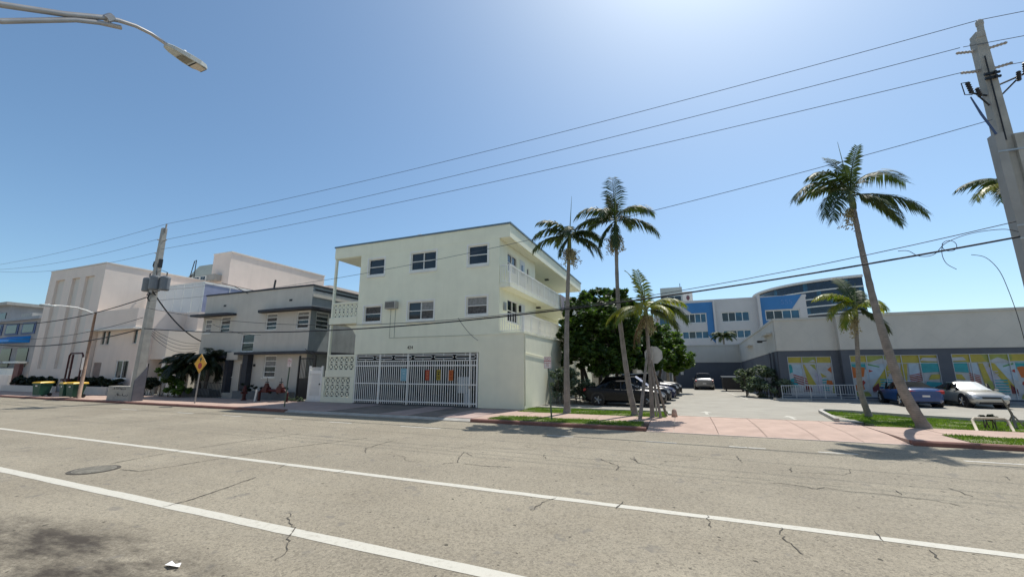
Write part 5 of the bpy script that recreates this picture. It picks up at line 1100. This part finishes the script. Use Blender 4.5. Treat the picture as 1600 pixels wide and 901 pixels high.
wire('communication_cable', 'sagging black cable left of the transformer pole, lower one', (lx - .3, ly - .2, 4.72), (-61.6, 16.3, 4.9), .95, .04, M_wire, group=g)
wire('communication_cable', 'sagging black cable left of the transformer pole, upper one', (lx - .3, ly - .2, 6.9), (-61.6, 16.3, 6.6), 1.0, .035, M_wire, group=g)
wire('communication_cable', 'middle thin cable left of the transformer pole', (lx - .3, ly - .2, 5.5), (-61.6, 16.3, 5.4), 1.0, .018, M_wire, group=g)
wire('power_line', 'highest wire leaving the thick pole to the right', (px + .14, py, 13.47), (48, 16.8, 13.4), .5, .011, group=g)
wire('power_line', 'second wire leaving the thick pole to the right', (px - .5, py - .2, 12.48), (48, 16.6, 12.6), .5, .011, group=g)
wire('power_line', 'third wire leaving the thick pole to the right', (px - .62, py - .05, 11.66), (48, 16.6, 11.8), .5, .011, group=g)
wire('service_drop', 'heavy black drop cable from the transformers to the grey house', (lx + .3, ly - .2, 7.3), (-36.25, 21.6, 4.3), .45, .045, M_wire)
for i in range(4): wire('service_drop', ('first', 'second', 'third', 'fourth')[i] + ' thin drop cable fanning from the pole to the grey house', (lx + .2, ly, 4.9 - i * .12), (-36.4, 21.6, 4.1 - i * .15), .35 + .12 * i, .014, M_wire)
wire('service_drop', 'thin drop wire from the transformer pole to the grey house roof mast', (lx + .9, ly, 7.4), (-34.6, 21.6, 9.0), .1, .014, M_wire)
wire('service_drop', 'short wire from the grey house facade to the street cable', (-29.4, 21.7, 4.6), (-26.6, 16.4, 4.75), .2, .012, M_wire)
wire('service_drop', 'drop wire from the street cable to the green block corner', (-9.3, 16.35, 4.32), (-10.3, 20.36, 3.6), .12, .012, M_wire)
q = MB(); q.tube(smooth([(px - .4, py - .38, 6.0), (9.2, py - .38, 6.12), (8.5, py - .38, 6.08), (7.9, py - .38, 5.86), (7.55, py - .38, 5.52), (7.2, py - .38, 5.5), (6.95, py - .38, 5.7), (6.7, py - .38, 5.72)]), .010, 4, False)
c0 = V((7.95, py - .38, 5.75)); q.tube([c0 + V((.17 * math.cos(a * .3), 0, .17 * math.sin(a * .3))) for a in range(22)], .009, 4, False); q.tube(smooth([(7.8, py - .38, 5.85), (7.74, py - .38, 5.5), (7.8, py - .38, 5.2), (8.0, py - .38, 5.0)]), .009, 4, False)
q.build('loose_cable_loop', M_wire, label='loose coiled cable loop hanging near the thick pole', cat='wire')
q = MB(); q.tube(smooth([(8.4, py - .38, 5.42), (8.7, py - .38, 5.3), (8.92, py - .38, 4.9), (9.02, py - .38, 4.3), (9.08, py - .4, 3.4), (9.1, py - .4, 2.2)]), .009, 4, False); q.build('dangling_cable', M_wire, label='thin cable dangling down beside the thick utility pole', cat='wire')

# ------------------------------------------------------------------ street lamps
X = -9.2
sl_ = thing('street_lamp', (X, -2.6, 0), 'near street lamp head on a curved steel arm at the top left', 'street lamp')
q = MB(); q.tube([(X, -2.6, 0), (X, -2.6, 6.9)], [.11, .08], 10); q.build('pole', M_steel, sl_, smooth=True)
M_galv = mat('lamp_arm_steel', (.36, .345, .33), .45, .12, 4, metal=.5)
q = MB(); q.tube([(X, -2.6, 6.1), (X, -.3, 6.75), (X, 1.95, 7.45), (X, 2.6, 7.88), (X, 3.04, 8.22), (X, 3.25, 8.35), (X, 3.5, 8.45), (X, 3.75, 8.49), (X, 4.08, 8.47)], [.05, .05, .05, .048, .046, .04, .035, .033, .033], 8); q.build('arm', M_galv, sl_, smooth=True)
q = MB(); q.tube([(X, -2.6, 5.4), (X, 0, 6.3), (X, 1.99, 7.19), (X, 2.72, 7.88), (X, 3.0, 8.08), (X, 3.3, 8.24)], .042, 8); q.build('brace', M_galv, sl_, smooth=True)
q = MB(); q.tube([(X, 1.9, 7.42), (X, 1.95, 7.15)], .03, 6); q.tube([(X, -1, 6.55), (X, -1, 5.95)], .03, 6); q.tube([(X, 3.08, 8.22), (X, 3.16, 8.34)], .07, 8); q.build('clamp', M_galv, sl_)
M_lampb = mat('lamp_body_grey', (.40, .42, .40), .5, .1, 5)
def lamp_head(par, O, D, s=1.0):
    O = V(O); D = V(D).normalized(); S = D.cross(V((0, 0, 1))).normalized(); Z = V((0, 0, 1))
    st = [(0, .07, .05, .02), (.12, .11, .07, .04), (.4, .15, .09, .06), (.62, .16, .09, .06), (.74, .13, .08, .04), (.80, .07, .05, .02)]; vs = []
    for x, w, zt, zb in st:
        c = O + D * x * s
        for a, b_ in ((-1, -zb), (-1.0, zt * .5), (-.6, zt), (.6, zt), (1, zt * .5), (1, -zb)): vs.append(c + S * (w * a * s) + Z * (b_ * s))
    fs = [(i * 6 + j, i * 6 + (j + 1) % 6, i * 6 + 6 + (j + 1) % 6, i * 6 + 6 + j) for i in range(5) for j in range(6)] + [tuple(range(6)), tuple(range(35, 29, -1))]
    q = MB(); q.add(vs, fs); h = q.build('lamp_head', M_lampb, par)
    q = MB(); zz = -.066 * s
    def pl(x0, x1, w0, w1, z): return [O + D * x0 * s - S * w0 * s + Z * z, O + D * x0 * s + S * w0 * s + Z * z, O + D * x1 * s + S * w1 * s + Z * z, O + D * x1 * s - S * w1 * s + Z * z]
    q.face(pl(.55, .76, .125, .10, zz)); q.build('lens', mat('lamp_lens', (.50, .44, .36), .3, .1, 6), h)
    q = MB(); q.face(pl(.26, .48, .10, .125, zz)); q.build('access_plate', mat('lamp_plate', (.20, .19, .15), .5, .15, 6), h)
    q = MB()
    for a in ((.52, .55, .14, .14), (.76, .775, .11, .10)): q.face(pl(*a, zz))
    q.build('gasket', M_black, h)
    q = MB(); q.lathe([(.03, 0), (.035, .03), (.02, .06)], tuple(O + D * .35 * s + Z * .09 * s), 8); q.build('photocell', M_white, h); return h
lamp_head(sl_, (X, 4.0, 8.44), (0, 1, .03), .95)
X = -40.5
s2 = thing('street_lamp', (X, 16.5, 0), 'far street lamp with a rusty pole in front of the deco building', 'street lamp')
M_rust = mat('rusty_steel', (.28, .19, .14), .75, .3, 4)
q = MB(); q.tube([(X, 16.5, 0), (X, 16.5, 6.25)], [.12, .07], 9); q.build('pole', M_rust, s2, smooth=True)
q = MB(); q.tube([(X, 16.5, 6.1), (X, 16.0, 6.3), (X, 15.4, 6.45), (X, 14.6, 6.47), (X, 14.1, 6.42)], [.045, .045, .04, .035, .035], 7); q.build('arm', M_white, s2, smooth=True)
lamp_head(s2, (X, 14.3, 6.38), (0, -1, -.02), 1.0)
q = MB(); q.box(X - .08, X + .08, 16.3, 16.38, 2.0, 2.9); q.build('sticker_plate', M_sign_w, s2)

# ------------------------------------------------------------------ traffic signs
def octagon(x, z, r): return [(x + r * math.cos(R(22.5 + 45 * k)), z + r * math.sin(R(22.5 + 45 * k))) for k in range(8)]
def post(par, x, y, h, mt=None, top=None):
    q = MB(); x1 = top if top is not None else x; q.tube([(x, y, -.05), (x1, y, h)], .035, 6); return q.build('post', mt or M_steel, par)
yx, yy = -27.75, 16.7
ys_ = thing('warning_sign', (yx, yy, 0), 'yellow diamond stop-ahead warning sign on a leaning post', 'sign'); post(ys_, yx, yy, 2.85, M_bronze, yx + .1)
d_ = .60; zc = 2.38; xc = yx + .08
q = MB(); q.prism([(xc - d_, zc), (xc, zc - d_), (xc + d_, zc), (xc, zc + d_)], 'y', yy - .05, yy - .04); pl_ = q.build('plate', M_sign_y, ys_)
q = MB(); e = d_ - .035; f_ = d_ - .06
for k in range(4):
    a0, a1 = k * math.pi / 2, (k + 1) * math.pi / 2; q.face([(xc + r_ * math.cos(a), yy - .0515, zc + r_ * math.sin(a)) for r_, a in ((e, a0), (e, a1), (f_, a1), (f_, a0))])
q.build('border', M_black, pl_)
q = MB(); q.prism(octagon(xc, zc - .13, .20), 'y', yy - .0525, yy - .0505); q.build('stop_symbol', M_sign_r, pl_)
q = MB(); z0 = zc + .12; q.prism([(xc - .05, z0), (xc + .05, z0), (xc + .05, z0 + .12), (xc + .14, z0 + .12), (xc, z0 + .30), (xc - .14, z0 + .12), (xc - .05, z0 + .12)], 'y', yy - .0525, yy - .0505); q.build('arrow_symbol', M_black, pl_)
def noparking(x, y, label, lean=0, z=2.3, w=.16, h=.24):
    r = thing('parking_sign', (x, y, 0), label, 'sign', 'red and white parking signs'); post(r, x, y, z + h, mat('green_post', (.10, .13, .09), .6, .15, 5), x + lean); x += lean * .95
    q = MB(); q.box(x - w, x + w, y - .055, y - .045, z - h, z + h); p_ = q.build('plate', M_sign_w, r)
    q = MB(); yy_ = y - .0565
    for a, b_, c, d in ((-w + .01, w - .01, h - .02, h - .01), (-w + .01, w - .01, -h + .01, -h + .02), (-w + .01, -w + .02, -h + .02, h - .02), (w - .02, w - .01, -h + .02, h - .02), (-w + .02, w - .02, h - .19, h - .16)): q.face([(x + a, yy_, z + c), (x + b_, yy_, z + c), (x + b_, yy_, z + d), (x + a, yy_, z + d)])
    q.build('border', M_sign_r, p_)
    text_mesh('NO', .13, Matrix.Translation((x, y - .057, z + .14)) @ FACE, M_sign_r, 'lettering', p_, .0008); text_mesh('PARKING\nANY\nTIME', .062, Matrix.Translation((x, y - .057, z - .08)) @ FACE, M_sign_r, 'lettering', p_, .0008)
noparking(-5.05, 16.75, 'small red and white no-parking sign on the verge before the green block', -.13); noparking(-20.5, 17.0, 'small red and white parking sign in front of the grey house', .12, 2.4)
ss = thing('stop_sign', (-1.15, 19.75, 0), 'unpainted back of an octagonal stop sign by the staked palm', 'sign'); post(ss, -1.15, 19.75, 3.05, M_steel)
q = MB(); q.prism(octagon(-1.12, 2.66, .41), 'y', 19.79, 19.80); q.build('plate', M_alu, ss)
q = MB(); q.prism(octagon(-1.12, 2.66, .405), 'y', 19.8005, 19.803); q.build('face', M_sign_r, ss)
gx = -36.9
gs = thing('direction_sign', (gx, 18.6, 0), 'white street sign panels on a thin dark post beside the garden wall', 'sign'); post(gs, gx, 18.6, 2.45, M_black)
q = MB(); q.box(gx - 1.35, gx - .05, 18.54, 18.56, 1.95, 2.5); q.build('plate', M_sign_w, gs)
q = MB(); q.box(gx - 1.5, gx - 1.0, 18.4, 18.5, .45, 1.9); q.build('notice_column', M_white2, gs)

# ------------------------------------------------------------------ street furniture
def bin_(x, y, rot, label):
    r = thing('wheelie_bin', (x, y, 0), label, 'bin', 'green bins with yellow lids'); r.rotation_euler = (0, 0, rot); Mx = mat('bin_green', (.018, .075, .05), .5, .12, 5)
    def B(q, n, mt, par=r): o = bpy.data.objects.new(n, q.mesh(n, mt)); COL.objects.link(o); o.parent = par; return o
    q = MB(); q.add([(-.30, -.30, .10), (.30, -.30, .10), (.30, .30, .10), (-.30, .30, .10), (-.40, -.36, 1.0), (.40, -.36, 1.0), (.40, .42, 1.0), (-.40, .42, 1.0)], [(0, 3, 2, 1), (4, 5, 6, 7), (0, 1, 5, 4), (1, 2, 6, 5), (2, 3, 7, 6), (3, 0, 4, 7)]); b_ = B(q, 'body', Mx)
    q = MB(); q.box(-.42, .42, -.39, .44, .93, .985); B(q, 'rim', Mx, b_)
    q = MB(); q.add([(-.43, -.42, 1.002), (.43, -.42, 1.002), (.43, .5, 1.002), (-.43, .5, 1.002), (-.36, -.36, 1.09), (.36, -.36, 1.09), (.38, .48, 1.12), (-.38, .48, 1.12)], [(0, 3, 2, 1), (4, 5, 6, 7), (0, 1, 5, 4), (1, 2, 6, 5), (2, 3, 7, 6), (3, 0, 4, 7)]); B(q, 'lid', mat('bin_yellow', (.66, .40, .02), .45, .08, 5))
    for s in (-1, 1): q = MB(); q.tube([(s * .30, .34, .13), (s * .38, .34, .13)], .13, 12); B(q, 'wheel', M_rubber)
    q = MB(); q.tube([(-.3, .52, .98), (.3, .52, .98)], .02, 6); B(q, 'handle', Mx)
    q = MB(); q.box(-.1, .1, -.366, -.356, .75, .85); B(q, 'emblem', M_sign_w, b_)
bin_(-45.9, 16.45, .2, 'leftmost green wheeled bin with a yellow lid at the kerb'); bin_(-42.1, 16.45, -.1, 'middle one of three green wheeled bins with yellow lids'); bin_(-41.15, 16.5, .1, 'green yellow-lidded bin nearest the far lamp post')
gb_ = thing('graffiti_block', (-35.1, 16.6, 0), 'low concrete block scrawled with dark graffiti beside the utility pole', 'concrete block')
q = MB(); q.box(-36.5, -33.95, 16.3, 16.9, -.02, .92); q.build('block', M_concrete, gb_)
q = MB(); rnd = random.Random(4)
for (x0, x1, z) in ((-35.9, -34.4, .78), (-35.5, -34.9, .36), (-34.7, -34.1, .36)):
    x = x0
    while x < x1: q.tube([(x, 16.292, z + rnd.uniform(-.08, .08)), (x + rnd.uniform(.03, .12), 16.292, z + rnd.uniform(-.1, .1)), (x + rnd.uniform(0, .1), 16.292, z + rnd.uniform(-.1, .1))], .012, 4); x += .11
q.build('graffiti', M_black, gb_)
# fire standpipes
sp_ = thing('fire_standpipe', (-48.5, 18.9, 0), 'tall dark red fire standpipe loop in front of the deco tower', 'standpipe')
q = MB(); q.tube([(-49.2, 18.9, 0), (-49.2, 18.9, 3.2), (-49.0, 18.9, 3.4), (-47.2, 18.9, 3.4), (-47.0, 18.9, 3.2), (-47.0, 18.9, 0)], .065, 8); q.tube([(-48.6, 18.9, 3.3), (-48.6, 18.9, 0)], .07, 7); q.build('pipe', M_red, sp_)
q = MB()
for x in (-49.2, -48.6):
    for z in (1.15, .75): q.cbox((x, 18.85, z), (.34, .3, .22)); q.tube([(x - .3, 18.8, z), (x + .3, 18.8, z)], .09, 7)
q.build('valve', M_red, sp_)
hy = thing('fire_hydrant', (-27.35, 19.5, 0), 'dark red fire hydrant before the grey house planter', 'hydrant')
q = MB(); q.lathe([(.17, 0), (.17, .06), (.11, .08), (.11, .62), (.16, .64), (.16, .70), (.12, .72), (.10, .86), (.04, .92), (.04, .98)], (-27.35, 19.5, 0), 12); q.build('barrel', M_red, hy, smooth=False)
q = MB(); q.tube([(-27.58, 19.5, .5), (-27.12, 19.5, .5)], .07, 8); q.tube([(-27.35, 19.5, .5), (-27.35, 19.27, .5)], .08, 8); q.build('nozzle', M_red, hy)
bf = thing('backflow_valve', (-24.6, 19.5, 0), 'red double backflow valve assembly beside the black alley gate', 'valve')
q = MB(); q.tube([(-25.9, 19.5, 0), (-25.9, 19.5, .55), (-25.7, 19.5, .7), (-23.6, 19.5, .7), (-23.4, 19.5, .55), (-23.4, 19.5, 0)], .09, 8); q.build('pipe', M_red, bf)
for x in (-25.3, -24.0):
    q = MB(); q.cbox((x, 19.5, .72), (.40, .32, .34)); q.prism([(x - .2, .89), (x + .2, .89), (x + .06, 1.15), (x - .06, 1.15)], 'y', 19.42, 19.58); q.build('valve_body', M_red, bf)
    q = MB(); q.tube([(x, 19.5, 1.15), (x, 19.5, 1.48)], .02, 5); q.tube([(x - .16, 19.5, 1.22), (x + .16, 19.5, 1.22)], .025, 5); q.build('handwheel', M_black, bf)
q = MB(); q.tube([(-25.75, 19.1, -.02), (-25.65, 19.1, .75)], .055, 8); q.build('white_bollard', M_white, label='short white post in front of the red backflow valve', cat='post')
# right verge: low pipe rail, sapling
lr = thing('low_pipe_rail', (9.5, 19.4, 0), 'low white pipe rail on the right-hand verge', 'rail')
q = MB(); q.tube([(9.05, 19.2, -.02), (9.12, 19.5, .32), (9.2, 19.55, .38), (10.0, 19.65, .38), (10.06, 19.6, .32), (10.03, 19.35, -.02)], .04, 7); q.build('pipe', mat('cream_pipe', (.52, .46, .36), .7, .15, 5), lr, smooth=True)
shrub('sapling', 'small dark sprawling plant behind the low pipe rail', [(9.65, 19.9, .36, .2), (9.85, 19.9, .36, .13)], M_leafD, 51, 3, .04, .09, 'plant')
q = MB(); st2 = thing('stake_tripod', (10.7, 20.5, 0), 'little timber stake tripod round a cut stem at the right edge', 'stakes')
for a in range(3): q = MB(); q.tube([(10.7 + .28 * math.cos(a * 2.1), 20.5 + .28 * math.sin(a * 2.1), -.02), (10.68, 20.5, .45)], .025, 5); q.build('stake', M_trunk, st2)
q = MB(); q.tube([(10.7, 20.5, 0), (10.66, 20.5, .5), (10.5, 20.5, 1.0)], [.05, .04, .02], 6); q.build('stem', M_trunk, st2)
# dumpster and timber posts at the rear of the car park
dm = thing('dumpster', (4.55, 45.6, 0), 'dark dumpster against the rear car park wall', 'dumpster')
q = MB(); q.add([(3.65, 44.85, .15), (5.45, 44.85, .15), (5.45, 46.45, .15), (3.65, 46.45, .15), (3.6, 44.8, 1.25), (5.5, 44.8, 1.25), (5.5, 46.5, 1.25), (3.6, 46.5, 1.25)], [(0, 3, 2, 1), (4, 5, 6, 7), (0, 1, 5, 4), (1, 2, 6, 5), (2, 3, 7, 6), (3, 0, 4, 7)]); q.build('body', M_black, dm)
q = MB(); q.prism([(44.75, 1.26), (46.55, 1.26), (46.55, 1.40), (44.8, 1.34)], 'x', 3.55, 5.55); q.build('lid', mat('dumpster_lid', (.05, .06, .07), .4, .1, 4), dm)
for x in (3.8, 5.2): q = MB(); q.tube([(x, 45.1, .09), (x + .12, 45.1, .09)], .09, 9); q.build('wheel', M_rubber, dm)
fn = thing('yard_gate', (-1.2, 47, 0), 'pale metal yard gate under the bright green tree', 'gate')
q = MB(); q.box(-.95, -.85, 46.95, 47.05, 0, 2.1); q.box(-2.6, -2.5, 46.95, 47.05, 0, 2.1); q.box(-2.5, -.95, 46.97, 47.03, 2.0, 2.08); q.box(-2.5, -.95, 46.97, 47.03, .12, .2); q.build('frame', M_rail, fn)
me = MB().box(-.012, .012, -.012, .012, .201, 1.999).mesh('bar', M_rail)
for i in range(11): inst('bar', me, (-2.4 + i * .135, 47, 0), fn)
q = MB(); q.box(-1.35, -1.1, 42.4, 42.65, 0, 2.4); q.build('timber_post', M_trunk, label='grey timber post at the end of the parked cars', cat='post')

# ------------------------------------------------------------------ cars
SEDAN = [(0, .36, .86, .92, .74, .64), (.03, .26, .96, 1.04, .90, .76), (.10, .22, .99, 1.08, .97, .78), (.15, .22, .98, 1.10, 1, .79), (.34, .22, .94, 1.42, 1, .66), (.53, .22, .92, 1.45, 1, .67), (.715, .22, .91, 1.02, 1, .80), (.90, .22, .80, .90, .96, .78), (.975, .24, .66, .74, .88, .68), (1, .34, .54, .60, .74, .56)]
SUVP = [(0, .38, .92, .98, .80, .70), (.025, .28, 1.0, 1.08, .94, .80), (.05, .26, 1.03, 1.14, .97, .80), (.06, .26, 1.03, 1.16, .98, .80), (.15, .25, 1.02, 1.64, 1, .69), (.56, .25, 1.0, 1.70, 1, .71), (.72, .25, .99, 1.10, 1, .82), (.92, .25, .92, 1.0, .96, .80), (.98, .28, .76, .82, .90, .70), (1, .38, .62, .66, .78, .60)]
def car(name, label, loc, rot, paint, L=4.6, W=1.8, H=1.45, prof=SEDAN, shade=None, cat='car'):
    r = thing(name, loc, label, cat, 'cars in the car park'); r.rotation_euler = (0, 0, rot); hz = H / (1.46 if prof is SEDAN else 1.72); hw = W / 2
    def B(q, n, mt, par=r, smooth=False):
        o = bpy.data.objects.new(n, q.mesh(n, mt, smooth=smooth)); COL.objects.link(o); o.parent = par
        if smooth: recalc(o)
        return o
    S = []
    for a, b in zip(prof[:-1], prof[1:]):
        n = 3 if b[0] - a[0] > .08 else 2
        for k in range(n): S.append((tuple(x + (y - x) * k / n for x, y in zip(a, b)), prof.index(a)))
    S.append((prof[-1], len(prof) - 2))
    ring = []
    for (f, zl, zb, zt, w, wt), seg in S:
        x = (f - .5) * L; w *= hw; wt *= hw; zl *= hz; zb *= hz; zt *= hz; zt = max(zt, zb + .02)
        half = [(w * .80, zl), (w * .96, zl + .10), (w * 1.0, zl + (zb - zl) * .55), (w * .985, zl + (zb - zl) * .85), (w * .95, zb), (w * .90, zb + min(.03, (zt - zb) * .4)), (wt, zt - .05 * min(1, (zt - zb) / .3)), (wt * .82, zt), (wt * .4, zt + .02)]
        ring.append([(x, -a, b) for a, b in half] + [(x, a, b) for a, b in reversed(half)])
    M_ = len(ring[0]); body = MB(); gl = {k: MB() for k in ('windscreen', 'rear_window', 'side_window_l', 'side_window_r')}
    for i in range(len(ring) - 1):
        seg = S[i][1]
        for j in range(M_):
            k = (j + 1) % M_; fc = [ring[i][j], ring[i][k], ring[i + 1][k], ring[i + 1][j]]
            if j in (5, 11) and seg in (3, 4, 5): gl['side_window_r' if j == 5 else 'side_window_l'].face(fc)
            elif 6 <= j <= 10 and seg == 5: gl['windscreen'].face(fc)
            elif 6 <= j <= 10 and seg == 3: gl['rear_window'].face(fc)
            else: body.face(fc)
    body.face(ring[0]); body.face(list(reversed(ring[-1])))
    b_ = B(body, 'body', paint, smooth=True); b_.data.polygons.foreach_set('use_smooth', [True] * len(b_.data.polygons))
    try: b_.data.set_sharp_from_angle(angle=R(38))
    except Exception: pass
    for k, g_ in gl.items():
        mt = M_cglass
        if shade and k == 'windscreen': mt = shade
        B(g_, 'sun_shade' if mt is shade and shade else k.replace('_l', '').replace('_r', '') if 'side' in k else k, mt)
    for xx in (-.02, .145):
        for s in (-1, 1): q = MB(); x = xx * L; q.cbox((x, s * hw * .86, (.92 + .22) * hz), (.06, .08, .46 * hz), Matrix.Rotation(s * .30, 3, 'X')); B(q, 'pillar', M_black)
    wr = .33 if prof is SEDAN else .37
    for fx in (.19, .815):
        for s in (-1, 1):
            x = (fx - .5) * L; y = s * (hw - .10)
            q = MB(); q.tube([(x, s * (hw - .30), wr + .03), (x, s * (hw + .006), wr + .03)], wr + .075, 20); B(q, 'wheel_arch', M_black)
            q = MB(); q.tube([(x, s * (hw - .24), wr), (x, s * (hw + .006), wr), (x, s * (hw + .02), wr)], [wr, wr, wr * .93], 20); w_ = B(q, 'wheel', M_rubber)
            q = MB(); q.tube([(x, s * (hw + .015), wr), (x, s * (hw + .026), wr)], wr * .66, 16); B(q, 'rim', M_black, w_)
            q = MB()
            for a in range(5): t_ = a * 1.257; q.tube([(x, s * (hw + .03), wr), (x + wr * .64 * math.cos(t_), s * (hw + .03), wr + wr * .64 * math.sin(t_))], .028, 4)
            B(q, 'spokes', M_steel, w_)
    zh = prof[-2][2] * hz; zt_ = prof[1][2] * hz
    for s in (-1, 1):
        q = MB(); q.prism([(L * .465, zh + .10), (L * .492, zh - .02), (L * .488, zh - .11), (L * .455, zh - .03)], 'y', s * hw * .52, s * hw * .90); B(q, 'headlight', M_hl)
        q = MB(); q.prism([(-L * .497, zt_ - .02), (-L * .47, zt_ + .04), (-L * .455, zt_ - .06), (-L * .492, zt_ - .16)], 'y', s * hw * .45, s * hw * .93); B(q, 'taillight', M_tl)
        q = MB(); q.cbox((L * .18, s * (hw + .07), prof[5][2] * hz + .08), (.12, .17, .11)); B(q, 'mirror', paint)
        q = MB()
        for xx in (.06, -.12): q.box(xx * L, xx * L + .16, s * hw * .995 - .015, s * hw * .995 + .015, .74 * hz, .765 * hz)
        B(q, 'door_handle', paint)
    q = MB(); q.box(L * .492, L * .503, -hw * .45, hw * .45, zh - .10, zh - .01); B(q, 'grille', M_black)
    q = MB(); q.box(L * .480, L * .5, -hw * .62, hw * .62, .24 * hz, .37 * hz); B(q, 'lower_intake', M_black)
    q = MB(); q.box(-L * .503, -L * .49, -.16, .16, .60 * hz, .70 * hz); B(q, 'licence_plate', M_sign_w)
    q = MB(); q.box(-L * .498, -L * .485, -hw * .6, hw * .6, .30 * hz, .42 * hz); B(q, 'rear_bumper_trim', M_black)
    q = MB(); q.box(-L * .496, -L * .488, -.08, .08, .80 * hz, .85 * hz); B(q, 'badge', M_steel)
    return r
M_cglass = glassmat('car_glass', (.010, .011, .012), .05, .3, 0)
M_hl = mat('headlight_glass', (.55, .57, .6), .12, .1, 8); M_tl = mat('taillight_red', (.33, .012, .015), .2, .1, 8)
def paint(n, c, metal=.3): return mat('car_paint_' + n, c, .32, .04, 3, metal=metal, coat=.8)
P_blk = mat('car_paint_black', (.006, .006, .007), .35, .04, 3, spec=.3); P_blue = paint('blue', (.002, .046, .18), .05); P_sil = paint('silver', (.42, .41, .38), .5); P_navy = mat('car_paint_navy', (.008, .012, .05), .3, .04, 3, spec=.4); P_grey = mat('car_paint_dark_grey', (.016, .016, .018), .32, .04, 3, spec=.35); P_back = paint('pale_silver', (.20, .205, .215), .4)
M_foil = mat('foil_sunshade', (.80, .82, .80), .35, .08, 6, bump=.8, bs=6, metal=.4); M_foil2 = mat('patterned_sunshade', (.30, .32, .40), .5, .6, 9, bump=.5, bs=8)
car('parked_car', 'black coupe nearest the street in the left parking row', (-3.15, 25.1, 0), 0, P_blk, 4.5, 1.82, 1.42)
car('parked_car', 'dark grey car with a patterned sunshade, second in the left row', (-3.0, 27.9, 0), 0, P_grey, 4.6, 1.85, 1.62, SUVP, M_foil2)
car('parked_car', 'navy blue car third in the left parking row', (-2.7, 30.6, 0), 0, P_navy, 4.5, 1.8, 1.46)
car('parked_car', 'dark grey SUV fourth in the left parking row', (-2.6, 33.4, 0), 0, P_grey, 4.7, 1.9, 1.75, SUVP)
car('parked_car', 'black SUV deepest in the left parking row', (-2.4, 36.2, 0), 0, P_blk, 4.7, 1.9, 1.75, SUVP)
car('parked_car', 'silver-grey SUV parked against the rear car park wall', (2.1, 49.3, 0), math.pi / 2, P_back, 4.4, 1.8, 1.68, SUVP)
car('parked_car', 'bright blue sedan seen from behind in front of the murals', (12.2, 31.65, 0), math.pi / 2 - .02, P_blue, 4.2, 1.70, 1.36)
car('parked_car', 'silver sedan with a foil sunshade facing the street by the murals', (14.95, 32.0, 0), -math.pi / 2 + .02, P_sil, 4.0, 1.66, 1.34, SEDAN, M_foil)
